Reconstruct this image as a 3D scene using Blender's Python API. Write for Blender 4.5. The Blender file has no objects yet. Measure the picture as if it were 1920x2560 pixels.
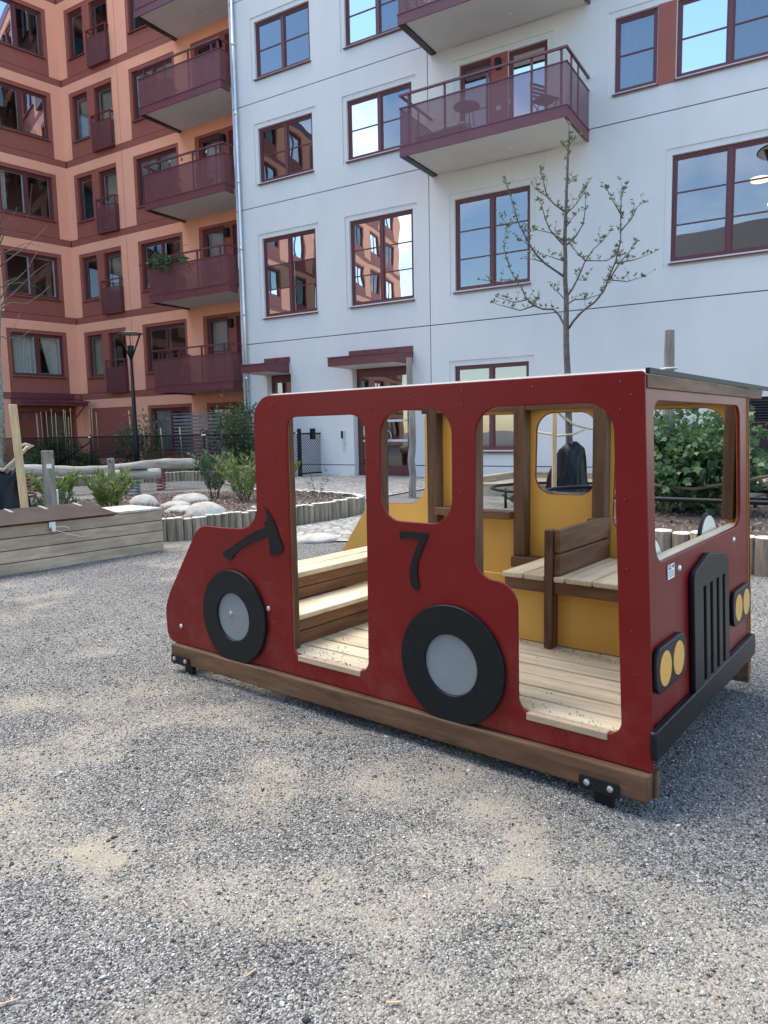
import bpy, bmesh, math, random
import numpy as np
from mathutils import Vector, Matrix
random.seed(7); RNG = np.random.default_rng(11)
scene = bpy.context.scene
COL = scene.collection
R = math.radians

# ---------------------------------------------------------------- camera
PITCH, ROLL, CAM_H = 0.111622, -0.0197075, 1.25
fwd = Vector((0, math.cos(PITCH), -math.sin(PITCH)))
up0 = Vector((0, math.sin(PITCH), math.cos(PITCH)))
rt0 = Vector((1, 0, 0))
rt = math.cos(ROLL)*rt0 + math.sin(ROLL)*up0
up = -math.sin(ROLL)*rt0 + math.cos(ROLL)*up0
cam_d = bpy.data.cameras.new('camera')
cam = bpy.data.objects.new('camera', cam_d); COL.objects.link(cam)
cam_d.sensor_fit = 'VERTICAL'; cam_d.sensor_height = 24.0
cam_d.lens = 24.0*1807.35/2560.0
cam_d.clip_start = 0.05; cam_d.clip_end = 600
cam.matrix_world = Matrix(((rt.x, up.x, -fwd.x, 0), (rt.y, up.y, -fwd.y, 0), (rt.z, up.z, -fwd.z, CAM_H), (0, 0, 0, 1)))
scene.camera = cam

# ---------------------------------------------------------------- world, sun, exposure
SUN_EL, SUN_AZ = R(64), R(-50)      # azimuth measured from +Y towards +X
W = bpy.data.worlds.new('World'); scene.world = W; W.use_nodes = True
nt = W.node_tree; nt.nodes.clear()
out = nt.nodes.new('ShaderNodeOutputWorld'); bg = nt.nodes.new('ShaderNodeBackground')
sky = nt.nodes.new('ShaderNodeTexSky'); sky.sky_type = 'NISHITA'; sky.sun_disc = False
sky.sun_elevation = SUN_EL; sky.sun_rotation = SUN_AZ; sky.air_density = 1.15; sky.dust_density = 0.4; sky.ozone_density = 2.5
tc = nt.nodes.new('ShaderNodeTexCoord')
mp = nt.nodes.new('ShaderNodeMapping'); mp.inputs['Scale'].default_value = (1, 1, 2.2); mp.inputs['Location'].default_value = (5.3, 2.9, 1.4)
no = nt.nodes.new('ShaderNodeTexNoise'); no.inputs['Scale'].default_value = 2.3; no.inputs['Detail'].default_value = 9; no.inputs['Roughness'].default_value = 0.58
rp = nt.nodes.new('ShaderNodeValToRGB'); rp.color_ramp.elements[0].position = 0.51; rp.color_ramp.elements[1].position = 0.74
mx = nt.nodes.new('ShaderNodeMix'); mx.data_type = 'RGBA'
mx.inputs['B'].default_value = (7.0, 7.1, 7.4, 1)
mul = nt.nodes.new('ShaderNodeMath'); mul.operation = 'MULTIPLY'; mul.inputs[1].default_value = 0.7
nt.links.new(tc.outputs['Generated'], mp.inputs['Vector']); nt.links.new(mp.outputs[0], no.inputs['Vector'])
nt.links.new(no.outputs['Fac'], rp.inputs['Fac']); nt.links.new(rp.outputs['Color'], mul.inputs[0])
nt.links.new(mul.outputs[0], mx.inputs['Factor']); hs = nt.nodes.new('ShaderNodeHueSaturation'); hs.inputs['Saturation'].default_value = 1.1; nt.links.new(sky.outputs[0], hs.inputs['Color']); nt.links.new(hs.outputs[0], mx.inputs['A'])
nt.links.new(mx.outputs['Result'], bg.inputs['Color']); nt.links.new(bg.outputs[0], out.inputs['Surface'])
bg.inputs['Strength'].default_value = 0.145
sd = bpy.data.lights.new('sun', 'SUN'); sd.energy = 2.2; sd.angle = R(50); sd.color = (1.0, 0.93, 0.80)
sun = bpy.data.objects.new('sun', sd); COL.objects.link(sun)
sdir = Vector((math.sin(SUN_AZ)*math.cos(SUN_EL), math.cos(SUN_AZ)*math.cos(SUN_EL), math.sin(SUN_EL)))
sun.rotation_euler = sdir.to_track_quat('Z', 'Y').to_euler(); sun.location = (-20, 20, 40)
vs = scene.view_settings
vs.view_transform = 'Standard'; vs.look = 'None'; vs.exposure = 1.53; vs.gamma = 1.0; vs.use_curve_mapping = False

# ---------------------------------------------------------------- material helpers
def mat(name, col, rough=0.6, var=0.0, vscale=4.0, vstretch=(1, 1, 1), bump=0.0, bscale=60.0, bstretch=None,
        spec=0.5, metal=0.0, objvar=0.0, col2=None, coat=0.0, detail=6.0, hue=None, bdist=0.004, rvar=0.0):
    m = bpy.data.materials.new(name); m.use_nodes = True
    n = m.node_tree; b = n.nodes['Principled BSDF']
    b.inputs['Base Color'].default_value = (*col, 1); b.inputs['Roughness'].default_value = rough
    b.inputs['Specular IOR Level'].default_value = spec; b.inputs['Metallic'].default_value = metal
    b.inputs['Coat Weight'].default_value = coat; b.inputs['Coat Roughness'].default_value = 0.145
    t = n.nodes.new('ShaderNodeTexCoord')
    last = None
    if var > 0 or col2:
        mpn = n.nodes.new('ShaderNodeMapping'); mpn.inputs['Scale'].default_value = vstretch
        n.links.new(t.outputs['Object'], mpn.inputs['Vector'])
        no = n.nodes.new('ShaderNodeTexNoise'); no.inputs['Scale'].default_value = vscale; no.inputs['Detail'].default_value = detail; no.inputs['Roughness'].default_value = 0.62
        n.links.new(mpn.outputs[0], no.inputs['Vector'])
        r = n.nodes.new('ShaderNodeValToRGB')
        r.color_ramp.elements[0].position = 0.3; r.color_ramp.elements[1].position = 0.72
        if col2:
            r.color_ramp.elements[0].color = (*col, 1); r.color_ramp.elements[1].color = (*col2, 1)
        else:
            r.color_ramp.elements[0].color = tuple(c*(1-var) for c in col)+(1,)
            r.color_ramp.elements[1].color = tuple(min(1, c*(1+var)) for c in col)+(1,)
        n.links.new(no.outputs['Fac'], r.inputs['Fac']); last = r.outputs['Color']
        if rvar > 0:
            mr = n.nodes.new('ShaderNodeMapRange'); mr.inputs['To Min'].default_value = rough-rvar; mr.inputs['To Max'].default_value = rough+rvar
            n.links.new(no.outputs['Fac'], mr.inputs['Value']); n.links.new(mr.outputs[0], b.inputs['Roughness'])
    if objvar > 0:
        oi = n.nodes.new('ShaderNodeObjectInfo'); hs = n.nodes.new('ShaderNodeHueSaturation')
        mr = n.nodes.new('ShaderNodeMapRange'); mr.inputs['To Min'].default_value = 1-objvar; mr.inputs['To Max'].default_value = 1+objvar
        n.links.new(oi.outputs['Random'], mr.inputs['Value']); n.links.new(mr.outputs[0], hs.inputs['Value'])
        if last: n.links.new(last, hs.inputs['Color'])
        else: hs.inputs['Color'].default_value = (*col, 1)
        last = hs.outputs['Color']
    if last: n.links.new(last, b.inputs['Base Color'])
    if bump > 0:
        mpb = n.nodes.new('ShaderNodeMapping'); mpb.inputs['Scale'].default_value = bstretch or vstretch
        n.links.new(t.outputs['Object'], mpb.inputs['Vector'])
        nb = n.nodes.new('ShaderNodeTexNoise'); nb.inputs['Scale'].default_value = bscale; nb.inputs['Detail'].default_value = 4
        n.links.new(mpb.outputs[0], nb.inputs['Vector'])
        bp = n.nodes.new('ShaderNodeBump'); bp.inputs['Strength'].default_value = bump; bp.inputs['Distance'].default_value = bdist
        n.links.new(nb.outputs['Fac'], bp.inputs['Height']); n.links.new(bp.outputs[0], b.inputs['Normal'])
    return m

def wood(name, dark, light, axis, rough=0.75, scale=9.0, objvar=0.12, bump=0.35):
    st = [1.0, 1.0, 1.0]
    for i in range(3):
        st[i] = 0.12 if i == axis else 1.0
    m = mat(name, dark, rough, col2=light, vscale=scale*3, vstretch=st, bump=bump, bscale=70, bstretch=[0.06 if i == axis else 1.0 for i in range(3)], objvar=objvar, spec=0.3, bdist=0.003)
    # weather blotches and knots
    n = m.node_tree; b = n.nodes['Principled BSDF']; src = b.inputs['Base Color'].links[0].from_socket
    t = n.nodes.new('ShaderNodeTexCoord'); mp = n.nodes.new('ShaderNodeMapping')
    mp.inputs['Scale'].default_value = [0.5 if i == axis else 1.6 for i in range(3)]
    n.links.new(t.outputs['Object'], mp.inputs['Vector'])
    no = n.nodes.new('ShaderNodeTexNoise'); no.inputs['Scale'].default_value = 2.6; no.inputs['Detail'].default_value = 4; n.links.new(mp.outputs[0], no.inputs['Vector'])
    mr = n.nodes.new('ShaderNodeMapRange'); mr.inputs['From Min'].default_value = .3; mr.inputs['From Max'].default_value = .7; mr.inputs['To Min'].default_value = .78; mr.inputs['To Max'].default_value = 1.16
    n.links.new(no.outputs['Fac'], mr.inputs['Value'])
    mp2 = n.nodes.new('ShaderNodeMapping'); mp2.inputs['Scale'].default_value = [2.2 if i == axis else 6.0 for i in range(3)]; n.links.new(t.outputs['Object'], mp2.inputs['Vector'])
    vo = n.nodes.new('ShaderNodeTexVoronoi'); vo.inputs['Scale'].default_value = 1.0; n.links.new(mp2.outputs[0], vo.inputs['Vector'])
    mk = n.nodes.new('ShaderNodeMapRange'); mk.inputs['From Min'].default_value = .05; mk.inputs['From Max'].default_value = .13; mk.inputs['To Min'].default_value = .55; n.links.new(vo.outputs['Distance'], mk.inputs['Value'])
    mu = n.nodes.new('ShaderNodeMath'); mu.operation = 'MULTIPLY'; n.links.new(mr.outputs[0], mu.inputs[0]); n.links.new(mk.outputs[0], mu.inputs[1])
    mx = n.nodes.new('ShaderNodeMix'); mx.data_type = 'RGBA'; mx.blend_type = 'MULTIPLY'; mx.inputs['Factor'].default_value = 1
    n.links.new(src, mx.inputs['A']); n.links.new(mu.outputs[0], mx.inputs['B']); n.links.new(mx.outputs['Result'], b.inputs['Base Color'])
    return m

def glass(name, tint=(.55, .60, .60), ior=3.3, wav=0.006):
    m = bpy.data.materials.new(name); m.use_nodes = True; n = m.node_tree; n.nodes.clear()
    o = n.nodes.new('ShaderNodeOutputMaterial'); mi = n.nodes.new('ShaderNodeMixShader')
    tr = n.nodes.new('ShaderNodeBsdfTransparent'); tr.inputs['Color'].default_value = (*tint, 1)
    gl = n.nodes.new('ShaderNodeBsdfGlossy'); gl.inputs['Roughness'].default_value = 0.005
    fr = n.nodes.new('ShaderNodeFresnel'); fr.inputs['IOR'].default_value = ior
    t = n.nodes.new('ShaderNodeTexCoord'); no = n.nodes.new('ShaderNodeTexNoise'); no.inputs['Scale'].default_value = 1.3; no.inputs['Detail'].default_value = 1
    n.links.new(t.outputs['Object'], no.inputs['Vector'])
    bp = n.nodes.new('ShaderNodeBump'); bp.inputs['Strength'].default_value = wav; bp.inputs['Distance'].default_value = 0.3
    n.links.new(no.outputs['Fac'], bp.inputs['Height']); n.links.new(bp.outputs[0], gl.inputs['Normal'])
    n.links.new(fr.outputs[0], mi.inputs['Fac']); n.links.new(tr.outputs[0], mi.inputs[1]); n.links.new(gl.outputs[0], mi.inputs[2])
    n.links.new(mi.outputs[0], o.inputs['Surface']); return m

def perforated(name, col, opac):
    m = bpy.data.materials.new(name); m.use_nodes = True; n = m.node_tree; b = n.nodes['Principled BSDF']
    b.inputs['Base Color'].default_value = (*col, 1); b.inputs['Roughness'].default_value = .45
    o = n.nodes['Material Output']; tr = n.nodes.new('ShaderNodeBsdfTransparent'); mi = n.nodes.new('ShaderNodeMixShader')
    mi.inputs['Fac'].default_value = opac
    n.links.new(tr.outputs[0], mi.inputs[1]); n.links.new(b.outputs[0], mi.inputs[2]); n.links.new(mi.outputs[0], o.inputs['Surface'])
    return m

def translucent(name, col):
    m = bpy.data.materials.new(name); m.use_nodes = True; n = m.node_tree; n.nodes.clear(); o = n.nodes.new('ShaderNodeOutputMaterial')
    tl = n.nodes.new('ShaderNodeBsdfTranslucent'); tl.inputs['Color'].default_value = (*col, 1); tr = n.nodes.new('ShaderNodeBsdfTransparent'); tr.inputs['Color'].default_value = (*col, 1)
    d = n.nodes.new('ShaderNodeBsdfGlossy'); d.inputs['Roughness'].default_value = .15
    a = n.nodes.new('ShaderNodeMixShader'); a.inputs['Fac'].default_value = .45; b = n.nodes.new('ShaderNodeMixShader'); b.inputs['Fac'].default_value = .06
    n.links.new(tl.outputs[0], a.inputs[1]); n.links.new(tr.outputs[0], a.inputs[2]); n.links.new(a.outputs[0], b.inputs[1]); n.links.new(d.outputs[0], b.inputs[2]); n.links.new(b.outputs[0], o.inputs['Surface'])
    return m

def emit(name, col, s):
    m = bpy.data.materials.new(name); m.use_nodes = True; n = m.node_tree; b = n.nodes['Principled BSDF']
    b.inputs['Base Color'].default_value = (*col, 1); b.inputs['Emission Color'].default_value = (*col, 1); b.inputs['Emission Strength'].default_value = s
    return m

def stripes(name, ca, cb, freq):
    m = mat(name, ca, .7); n = m.node_tree; b = n.nodes['Principled BSDF']
    t = n.nodes.new('ShaderNodeTexCoord'); w = n.nodes.new('ShaderNodeTexWave'); w.bands_direction = 'Z'; w.inputs['Scale'].default_value = freq
    n.links.new(t.outputs['Object'], w.inputs['Vector'])
    r = n.nodes.new('ShaderNodeValToRGB'); r.color_ramp.elements[0].position = .25; r.color_ramp.elements[0].color = (*cb, 1); r.color_ramp.elements[1].position = .6; r.color_ramp.elements[1].color = (*ca, 1)
    n.links.new(w.outputs['Fac'], r.inputs['Fac']); n.links.new(r.outputs['Color'], b.inputs['Base Color']); return m

def leafmat(name, c1, c2, trans=.35):
    m = mat(name, c1, .5, objvar=0); n = m.node_tree; b = n.nodes['Principled BSDF']
    at = n.nodes.new('ShaderNodeAttribute'); at.attribute_name = 'tone'
    mx = n.nodes.new('ShaderNodeMix'); mx.data_type = 'RGBA'; mx.inputs['A'].default_value = (*c1, 1); mx.inputs['B'].default_value = (*c2, 1)
    n.links.new(at.outputs['Fac'], mx.inputs['Factor']); n.links.new(mx.outputs['Result'], b.inputs['Base Color'])
    tl = n.nodes.new('ShaderNodeBsdfTranslucent'); n.links.new(mx.outputs['Result'], tl.inputs['Color'])
    ms = n.nodes.new('ShaderNodeMixShader'); ms.inputs['Fac'].default_value = trans; o = n.nodes['Material Output']
    n.links.new(b.outputs[0], ms.inputs[1]); n.links.new(tl.outputs[0], ms.inputs[2]); n.links.new(ms.outputs[0], o.inputs['Surface'])
    return m

M = {}
M['plaster'] = mat('pale_plaster', (.655, .65, .625), .85, var=.045, vscale=1.2, bump=.25, bscale=260, spec=.2, bdist=.002, vstretch=(1, 1, .45))
M['joint'] = mat('joint_dark', (.10, .11, .11), .9)  # dark grey of the joints between the plaster panels
M['salmon'] = mat('salmon_panel', (.86, .40, .255), .8, var=.05, vscale=1.4, bump=.2, bscale=200, spec=.2, vstretch=(1, 1, .5), bdist=.002)
M['oxide'] = mat('oxide_red_panel', (.31, .094, .066), .6, var=.06, vscale=1.6, spec=.3)
M['frame'] = mat('window_frame_maroon', (.115, .026, .029), .38, var=.06, vscale=6, spec=.5)
M['sheet'] = mat('maroon_sheet_metal', (.135, .032, .040), .36, var=.08, vscale=2, spec=.5)
M['perf'] = perforated('perforated_maroon_sheet', (.17, .055, .058), .62)
M['perf_open'] = perforated('open_perforated_sheet', (.17, .065, .075), .52)
M['soffit'] = mat('balcony_concrete', (.66, .64, .60), .8, var=.03, vscale=2)
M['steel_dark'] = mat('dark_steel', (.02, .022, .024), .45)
M['pane'] = glass('window_glass', ior=3.3)
M['pane_clear'] = glass('clear_window_glass', tint=(.78, .81, .80), ior=1.95)
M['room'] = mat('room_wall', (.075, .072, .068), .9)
M['white'] = mat('white_paint', (.78, .78, .75), .5)
M['rope'] = mat('white_rope', (.62, .59, .52), .9)
for _i, _c in enumerate(((.25, .02, .02), (.03, .14, .25), (.5, .45, .3))): M['bulb%d' % _i] = mat('bulb_glass_%d' % _i, _c, .1)
M['blind'] = stripes('venetian_blind', (.70, .71, .70), (.26, .27, .28), 14.0)
M['blind_dark'] = stripes('dark_blind', (.16, .165, .165), (.05, .05, .05), 14.0)
M['curtain'] = mat('curtain_cloth', (.62, .62, .56), .9, var=.08, vscale=8)
M['curtain_white'] = mat('sheer_curtain', (.80, .81, .82), .9, var=.04, vscale=8)
M['galv'] = mat('galvanised_pipe', (.62, .64, .65), .32, var=.1, vscale=5, metal=.75)
M['black'] = mat('black_plastic', (.0085, .0095, .011), .36, var=.25, vscale=30, spec=.22, bump=.08, bscale=300, bdist=.001)
M['blackm'] = mat('black_powder_coat', (.011, .012, .013), .5, spec=.25)
M['polycarb'] = translucent('clear_plastic_sheet', (.74, .74, .72))
M['hub'] = mat('grey_hub_plastic', (.19, .215, .225), .42, var=.06, vscale=12, rvar=.06)
M['lens'] = mat('amber_lens_laminate', (.72, .36, .075), .42, var=.04, vscale=20)
M['zinc'] = mat('zinc_bolt', (.62, .62, .60), .3, metal=.9)
M['rust_screw'] = mat('worn_screw', (.10, .022, .018), .5, metal=.3)
M['beam'] = wood('brown_stained_beam', (.080, .038, .019), (.20, .110, .062), 0, .6)
M['beam_y'] = wood('brown_stained_beam_across', (.095, .042, .018), (.225, .115, .055), 1, .6)
M['beam_z'] = wood('brown_stained_post', (.065, .032, .018), (.165, .090, .052), 2, .6)
M['worn'] = wood('bare_worn_pine', (.48, .385, .25), (.72, .615, .44), 0, .85, bump=.4)
M['worn_y'] = wood('bare_worn_pine_across', (.48, .385, .25), (.72, .615, .44), 1, .85, bump=.4)
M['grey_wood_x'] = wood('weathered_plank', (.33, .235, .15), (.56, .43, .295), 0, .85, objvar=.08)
M['grey_wood_z'] = wood('weathered_stake', (.17, .13, .09), (.42, .345, .25), 2, .9, objvar=.2)
M['robinia'] = wood('weathered_round_post', (.16, .14, .115), (.37, .335, .28), 2, .9, scale=6)
M['pine'] = wood('fresh_pine_stake', (.50, .33, .16), (.72, .53, .30), 2, .7)
M['log'] = wood('bleached_log', (.26, .225, .175), (.50, .45, .36), 0, .85, scale=5)
M['white_disc'] = mat('cream_laminate', (.78, .74, .62), .4, var=.03, vscale=8)
M['rubber'] = mat('lid_brown_film', (.030, .018, .016), .45, var=.3, vscale=5, rvar=.12, spec=.25)
M['stone'] = mat('pale_boulder', (.30, .275, .23), .9, col2=(.55, .51, .44), vscale=5, bump=.6, bscale=30, bdist=.02)
M['mulch'] = mat('bark_mulch', (.030, .019, .013), .95, col2=(.15, .098, .070), vscale=42, bump=1.0, bscale=55, bdist=.03)
M['bark'] = mat('tree_bark', (.06, .05, .042), .9, col2=(.20, .17, .14), vscale=28, vstretch=(1, 1, .5), bump=.8, bscale=40, bdist=.006)
M['moss_bark'] = mat('mossy_bark', (.10, .10, .08), .95, col2=(.36, .36, .31), vscale=22, bump=1.0, bscale=30, bdist=.012)
M['twig'] = mat('twig_bark', (.055, .045, .036), .85, col2=(.16, .13, .105), vscale=20)
M['bagblack'] = mat('black_watering_bag', (.006, .007, .008), .36, var=.2, vscale=8, spec=.25)
M['strap_dark'] = mat('brown_strap', (.10, .075, .045), .9, col2=(.17, .13, .08), vscale=50)
M['strap'] = mat('jute_strap', (.42, .35, .22), .9, col2=(.58, .50, .35), vscale=60, bump=.5, bscale=120)
M['bluetape'] = mat('blue_tag', (.02, .16, .42), .5)
M['spring_red'] = mat('red_spring', (.25, .018, .02), .4)
M['spring_grey'] = mat('grey_spring', (.30, .31, .31), .4, metal=.5)
M['bamboo'] = mat('bamboo_cane', (.46, .34, .17), .7, var=.15, vscale=20)
M['slat'] = mat('grey_painted_slat', (.16, .168, .172), .6, var=.12, vscale=5)
M['louvre'] = mat('blue_black_louvre', (.030, .038, .050), .45)
M['leaf_young'] = leafmat('young_leaf', (.075, .105, .040), (.20, .235, .125))
M['leaf_maple'] = leafmat('maple_leaf', (.035, .085, .028), (.115, .20, .075))
M['leaf_willow'] = leafmat('willow_leaf', (.085, .14, .035), (.24, .31, .09))
M['leaf_olive'] = leafmat('grey_green_leaf', (.05, .085, .045), (.15, .20, .11))
M['leaf_fern'] = leafmat('dark_shrub_leaf', (.03, .07, .022), (.10, .17, .05))

# red paint with scratches
def paint(name, col, gloss=.33):
    m = mat(name, col, gloss, var=.07, vscale=2.2, bump=.10, bscale=170, rvar=.07, coat=.0, bdist=.0012, spec=.2)
    n = m.node_tree; b = n.nodes['Principled BSDF']; src = b.inputs['Base Color'].links[0].from_socket
    t = n.nodes.new('ShaderNodeTexCoord'); acc = None
    for i, (rx, rz, th) in enumerate(((.6, 1.1, .006), (2.1, .4, .005), (1.3, 2.6, .006))):
        mp = n.nodes.new('ShaderNodeMapping'); mp.inputs['Rotation'].default_value = (rx, rz, rx*2); mp.inputs['Scale'].default_value = (3, 26, 26)
        n.links.new(t.outputs['Object'], mp.inputs['Vector'])
        vo = n.nodes.new('ShaderNodeTexNoise'); vo.inputs['Scale'].default_value = 1.0; vo.inputs['Detail'].default_value = 2; n.links.new(mp.outputs[0], vo.inputs['Vector'])
        a = n.nodes.new('ShaderNodeMath'); a.operation = 'SUBTRACT'; a.inputs[1].default_value = .5; n.links.new(vo.outputs['Fac'], a.inputs[0])
        c = n.nodes.new('ShaderNodeMath'); c.operation = 'ABSOLUTE'; n.links.new(a.outputs[0], c.inputs[0])
        d = n.nodes.new('ShaderNodeMath'); d.operation = 'LESS_THAN'; d.inputs[1].default_value = th; n.links.new(c.outputs[0], d.inputs[0])
        n2 = n.nodes.new('ShaderNodeTexNoise'); n2.inputs['Scale'].default_value = 3.1+i; n2.inputs['Detail'].default_value = 3; n.links.new(t.outputs['Object'], n2.inputs['Vector'])
        g = n.nodes.new('ShaderNodeMath'); g.operation = 'GREATER_THAN'; g.inputs[1].default_value = .66; n.links.new(n2.outputs['Fac'], g.inputs[0])
        e = n.nodes.new('ShaderNodeMath'); e.operation = 'MULTIPLY'; n.links.new(d.outputs[0], e.inputs[0]); n.links.new(g.outputs[0], e.inputs[1])
        if acc is None: acc = e.outputs[0]
        else:
            s = n.nodes.new('ShaderNodeMath'); s.operation = 'MAXIMUM'; n.links.new(acc, s.inputs[0]); n.links.new(e.outputs[0], s.inputs[1]); acc = s.outputs[0]
    k = n.nodes.new('ShaderNodeMath'); k.operation = 'MULTIPLY'; k.inputs[1].default_value = .15; n.links.new(acc, k.inputs[0])
    mx = n.nodes.new('ShaderNodeMix'); mx.data_type = 'RGBA'; n.links.new(k.outputs[0], mx.inputs['Factor']); n.links.new(src, mx.inputs['A'])
    mx.inputs['B'].default_value = (min(1, col[0]*1.6+.15), col[1]+.14, col[2]+.13, 1); sp = n.nodes.new('ShaderNodeSeparateXYZ'); n.links.new(t.outputs['Object'], sp.inputs[0])
    hz = n.nodes.new('ShaderNodeMapRange'); hz.inputs['From Min'].default_value = .62; hz.inputs['From Max'].default_value = .12; hz.inputs['To Min'].default_value = .02; hz.inputs['To Max'].default_value = .17; n.links.new(sp.outputs['Z'], hz.inputs['Value'])
    dn = n.nodes.new('ShaderNodeTexNoise'); dn.inputs['Scale'].default_value = 7; dn.inputs['Detail'].default_value = 8; dn.inputs['Roughness'].default_value = .7; n.links.new(t.outputs['Object'], dn.inputs['Vector'])
    dr = n.nodes.new('ShaderNodeMapRange'); dr.inputs['From Min'].default_value = .42; dr.inputs['From Max'].default_value = .75; n.links.new(dn.outputs['Fac'], dr.inputs['Value'])
    dm = n.nodes.new('ShaderNodeMath'); dm.operation = 'MULTIPLY'; n.links.new(hz.outputs[0], dm.inputs[0]); n.links.new(dr.outputs[0], dm.inputs[1])
    m3 = n.nodes.new('ShaderNodeMix'); m3.data_type = 'RGBA'; n.links.new(dm.outputs[0], m3.inputs['Factor']); n.links.new(mx.outputs['Result'], m3.inputs['A']); m3.inputs['B'].default_value = (.34, .22, .17, 1)
    n.links.new(m3.outputs['Result'], b.inputs['Base Color'])
    return m
M['red'] = paint('red_laminate', (.165, .0090, .0082))
M['yellow'] = mat('ochre_laminate', (.60, .335, .065), .45, var=.05, vscale=3, bump=.06, bscale=150, bdist=.001)

# ---------------------------------------------------------------- mesh helpers
def ident(u, o, z): return (u, -o, z)

class MB:
    def __init__(s, fr=None): s.v = []; s.f = []; s.fr = fr
    def quadbox(s, c):
        i = len(s.v); s.v += [tuple(p) for p in c]
        s.f += [(i, i+1, i+2, i+3), (i+7, i+6, i+5, i+4), (i, i+4, i+5, i+1), (i+1, i+5, i+6, i+2), (i+2, i+6, i+7, i+3), (i+3, i+7, i+4, i)]
    def box(s, x0, x1, y0, y1, z0, z1):
        fr = s.fr
        c = [(x0, y0, z0), (x1, y0, z0), (x1, y1, z0), (x0, y1, z0), (x0, y0, z1), (x1, y0, z1), (x1, y1, z1), (x0, y1, z1)]
        s.quadbox([fr(*p) for p in c] if fr else c); return s
    def quad(s, *pts):
        i = len(s.v); s.v += [tuple(s.fr(*p)) if s.fr else tuple(p) for p in pts]; s.f.append(tuple(range(i, i+len(pts)))); return s
    def bar(s, a, b, w, h=None, upv=(0, 0, 1)):
        h = h or w; a = Vector(a); b = Vector(b); d = (b-a).normalized(); u = Vector(upv)
        if abs(d.dot(u)) > .98: u = Vector((1, 0, 0))
        sx = d.cross(u).normalized()*(w/2); sy = sx.cross(d).normalized()*(h/2)
        s.quadbox([a-sx-sy, a+sx-sy, a+sx+sy, a-sx+sy, b-sx-sy, b+sx-sy, b+sx+sy, b-sx+sy]); return s
    def tube(s, pts, rad, n=8, cap=True):
        pts = [Vector(p) for p in pts]; m = len(pts)
        rs = rad if isinstance(rad, (list, tuple)) else [rad]*m
        i0 = len(s.v); prev = None
        for k, p in enumerate(pts):
            d = (pts[min(k+1, m-1)]-pts[max(k-1, 0)])
            d = d.normalized() if d.length > 1e-9 else Vector((0, 0, 1))
            if prev is None:
                a = d.orthogonal().normalized()
            else:
                a = prev-d*prev.dot(d)
                a = a.normalized() if a.length > 1e-6 else d.orthogonal().normalized()
            prev = a; b = d.cross(a)
            for j in range(n):
                t = 2*math.pi*j/n; s.v.append(tuple(p+(a*math.cos(t)+b*math.sin(t))*rs[k]))
        for k in range(m-1):
            for j in range(n):
                x = i0+k*n; y = x+n; s.f.append((x+j, x+(j+1) % n, y+(j+1) % n, y+j))
        if cap:
            s.f.append(tuple(i0+j for j in reversed(range(n)))); s.f.append(tuple(i0+(m-1)*n+j for j in range(n)))
        return s
    def cyl(s, c, r, z0, z1, n=14, r2=None):
        return s.tube([(c[0], c[1], z0), (c[0], c[1], z1)], [r, r if r2 is None else r2], n)
    def build(s, name, m, parent=None, smooth=False, bevel=0.0, seg=2, recalc=True):
        me = bpy.data.meshes.new(name); me.from_pydata(s.v, [], s.f)
        if recalc:
            bm = bmesh.new(); bm.from_mesh(me); bmesh.ops.recalc_face_normals(bm, faces=bm.faces); bm.to_mesh(me); bm.free()
        return link(name, me, m, parent, smooth, bevel, seg)

def link(name, me, m, parent=None, smooth=False, bevel=0.0, seg=2):
    o = bpy.data.objects.new(name, me); COL.objects.link(o)
    if m is not None: me.materials.append(M[m] if isinstance(m, str) else m)
    if parent is not None: o.parent = parent
    if smooth:
        me.polygons.foreach_set('use_smooth', [True]*len(me.polygons))
    if bevel > 0:
        b = o.modifiers.new('bevel', 'BEVEL'); b.width = bevel; b.segments = seg; b.limit_method = 'ANGLE'; b.angle_limit = R(40); b.harden_normals = False
    return o

def thing(name, label, cat, loc=(0, 0, 0), rz=0.0, group=None):
    o = bpy.data.objects.new(name, None); COL.objects.link(o); o.empty_display_size = .2
    o.location = loc; o.rotation_euler = (0, 0, rz); return tag(o, label, cat, group)
def tag(o, label, cat, group=None):
    o['label'] = label; o['category'] = cat
    if group: o['group'] = group
    return o
def copy_tree(o, parent=None):
    c = o.copy(); COL.objects.link(c)
    if parent is not None: c.parent = parent
    for ch in list(o.children): copy_tree(ch, c)
    return c

def fillet(pts, default=0.0, n=7):
    """pts: (x, z, r) closed polygon -> rounded list"""
    P = [(p[0], p[1], p[2] if len(p) > 2 else default) for p in pts]; outp = []
    N = len(P)
    for i in range(N):
        a = Vector(P[i-1][:2]); b = Vector(P[i][:2]); c = Vector(P[(i+1) % N][:2]); r = P[i][2]
        if r <= 0: outp.append((b.x, b.y)); continue
        d1 = (a-b); d2 = (c-b); l1, l2 = d1.length, d2.length; d1.normalize(); d2.normalize()
        ang = d1.angle(d2); t = min(r/math.tan(ang/2), l1*.49, l2*.49); r = t*math.tan(ang/2)
        p1 = b+d1*t; cen = b+(d1+d2).normalized()*(r/math.sin(ang/2)); a1 = math.atan2(p1.y-cen.y, p1.x-cen.x)
        p2 = b+d2*t; a2 = math.atan2(p2.y-cen.y, p2.x-cen.x); da = (a2-a1+math.pi) % (2*math.pi)-math.pi
        for k in range(n+1):
            t2 = a1+da*k/n; outp.append((cen.x+r*math.cos(t2), cen.y+r*math.sin(t2)))
    return outp
def circle(cx, cz, r, n=48, ry=None):
    ry = ry or r
    return [(cx+r*math.cos(2*math.pi*k/n), cz+ry*math.sin(2*math.pi*k/n)) for k in range(n)]

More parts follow.
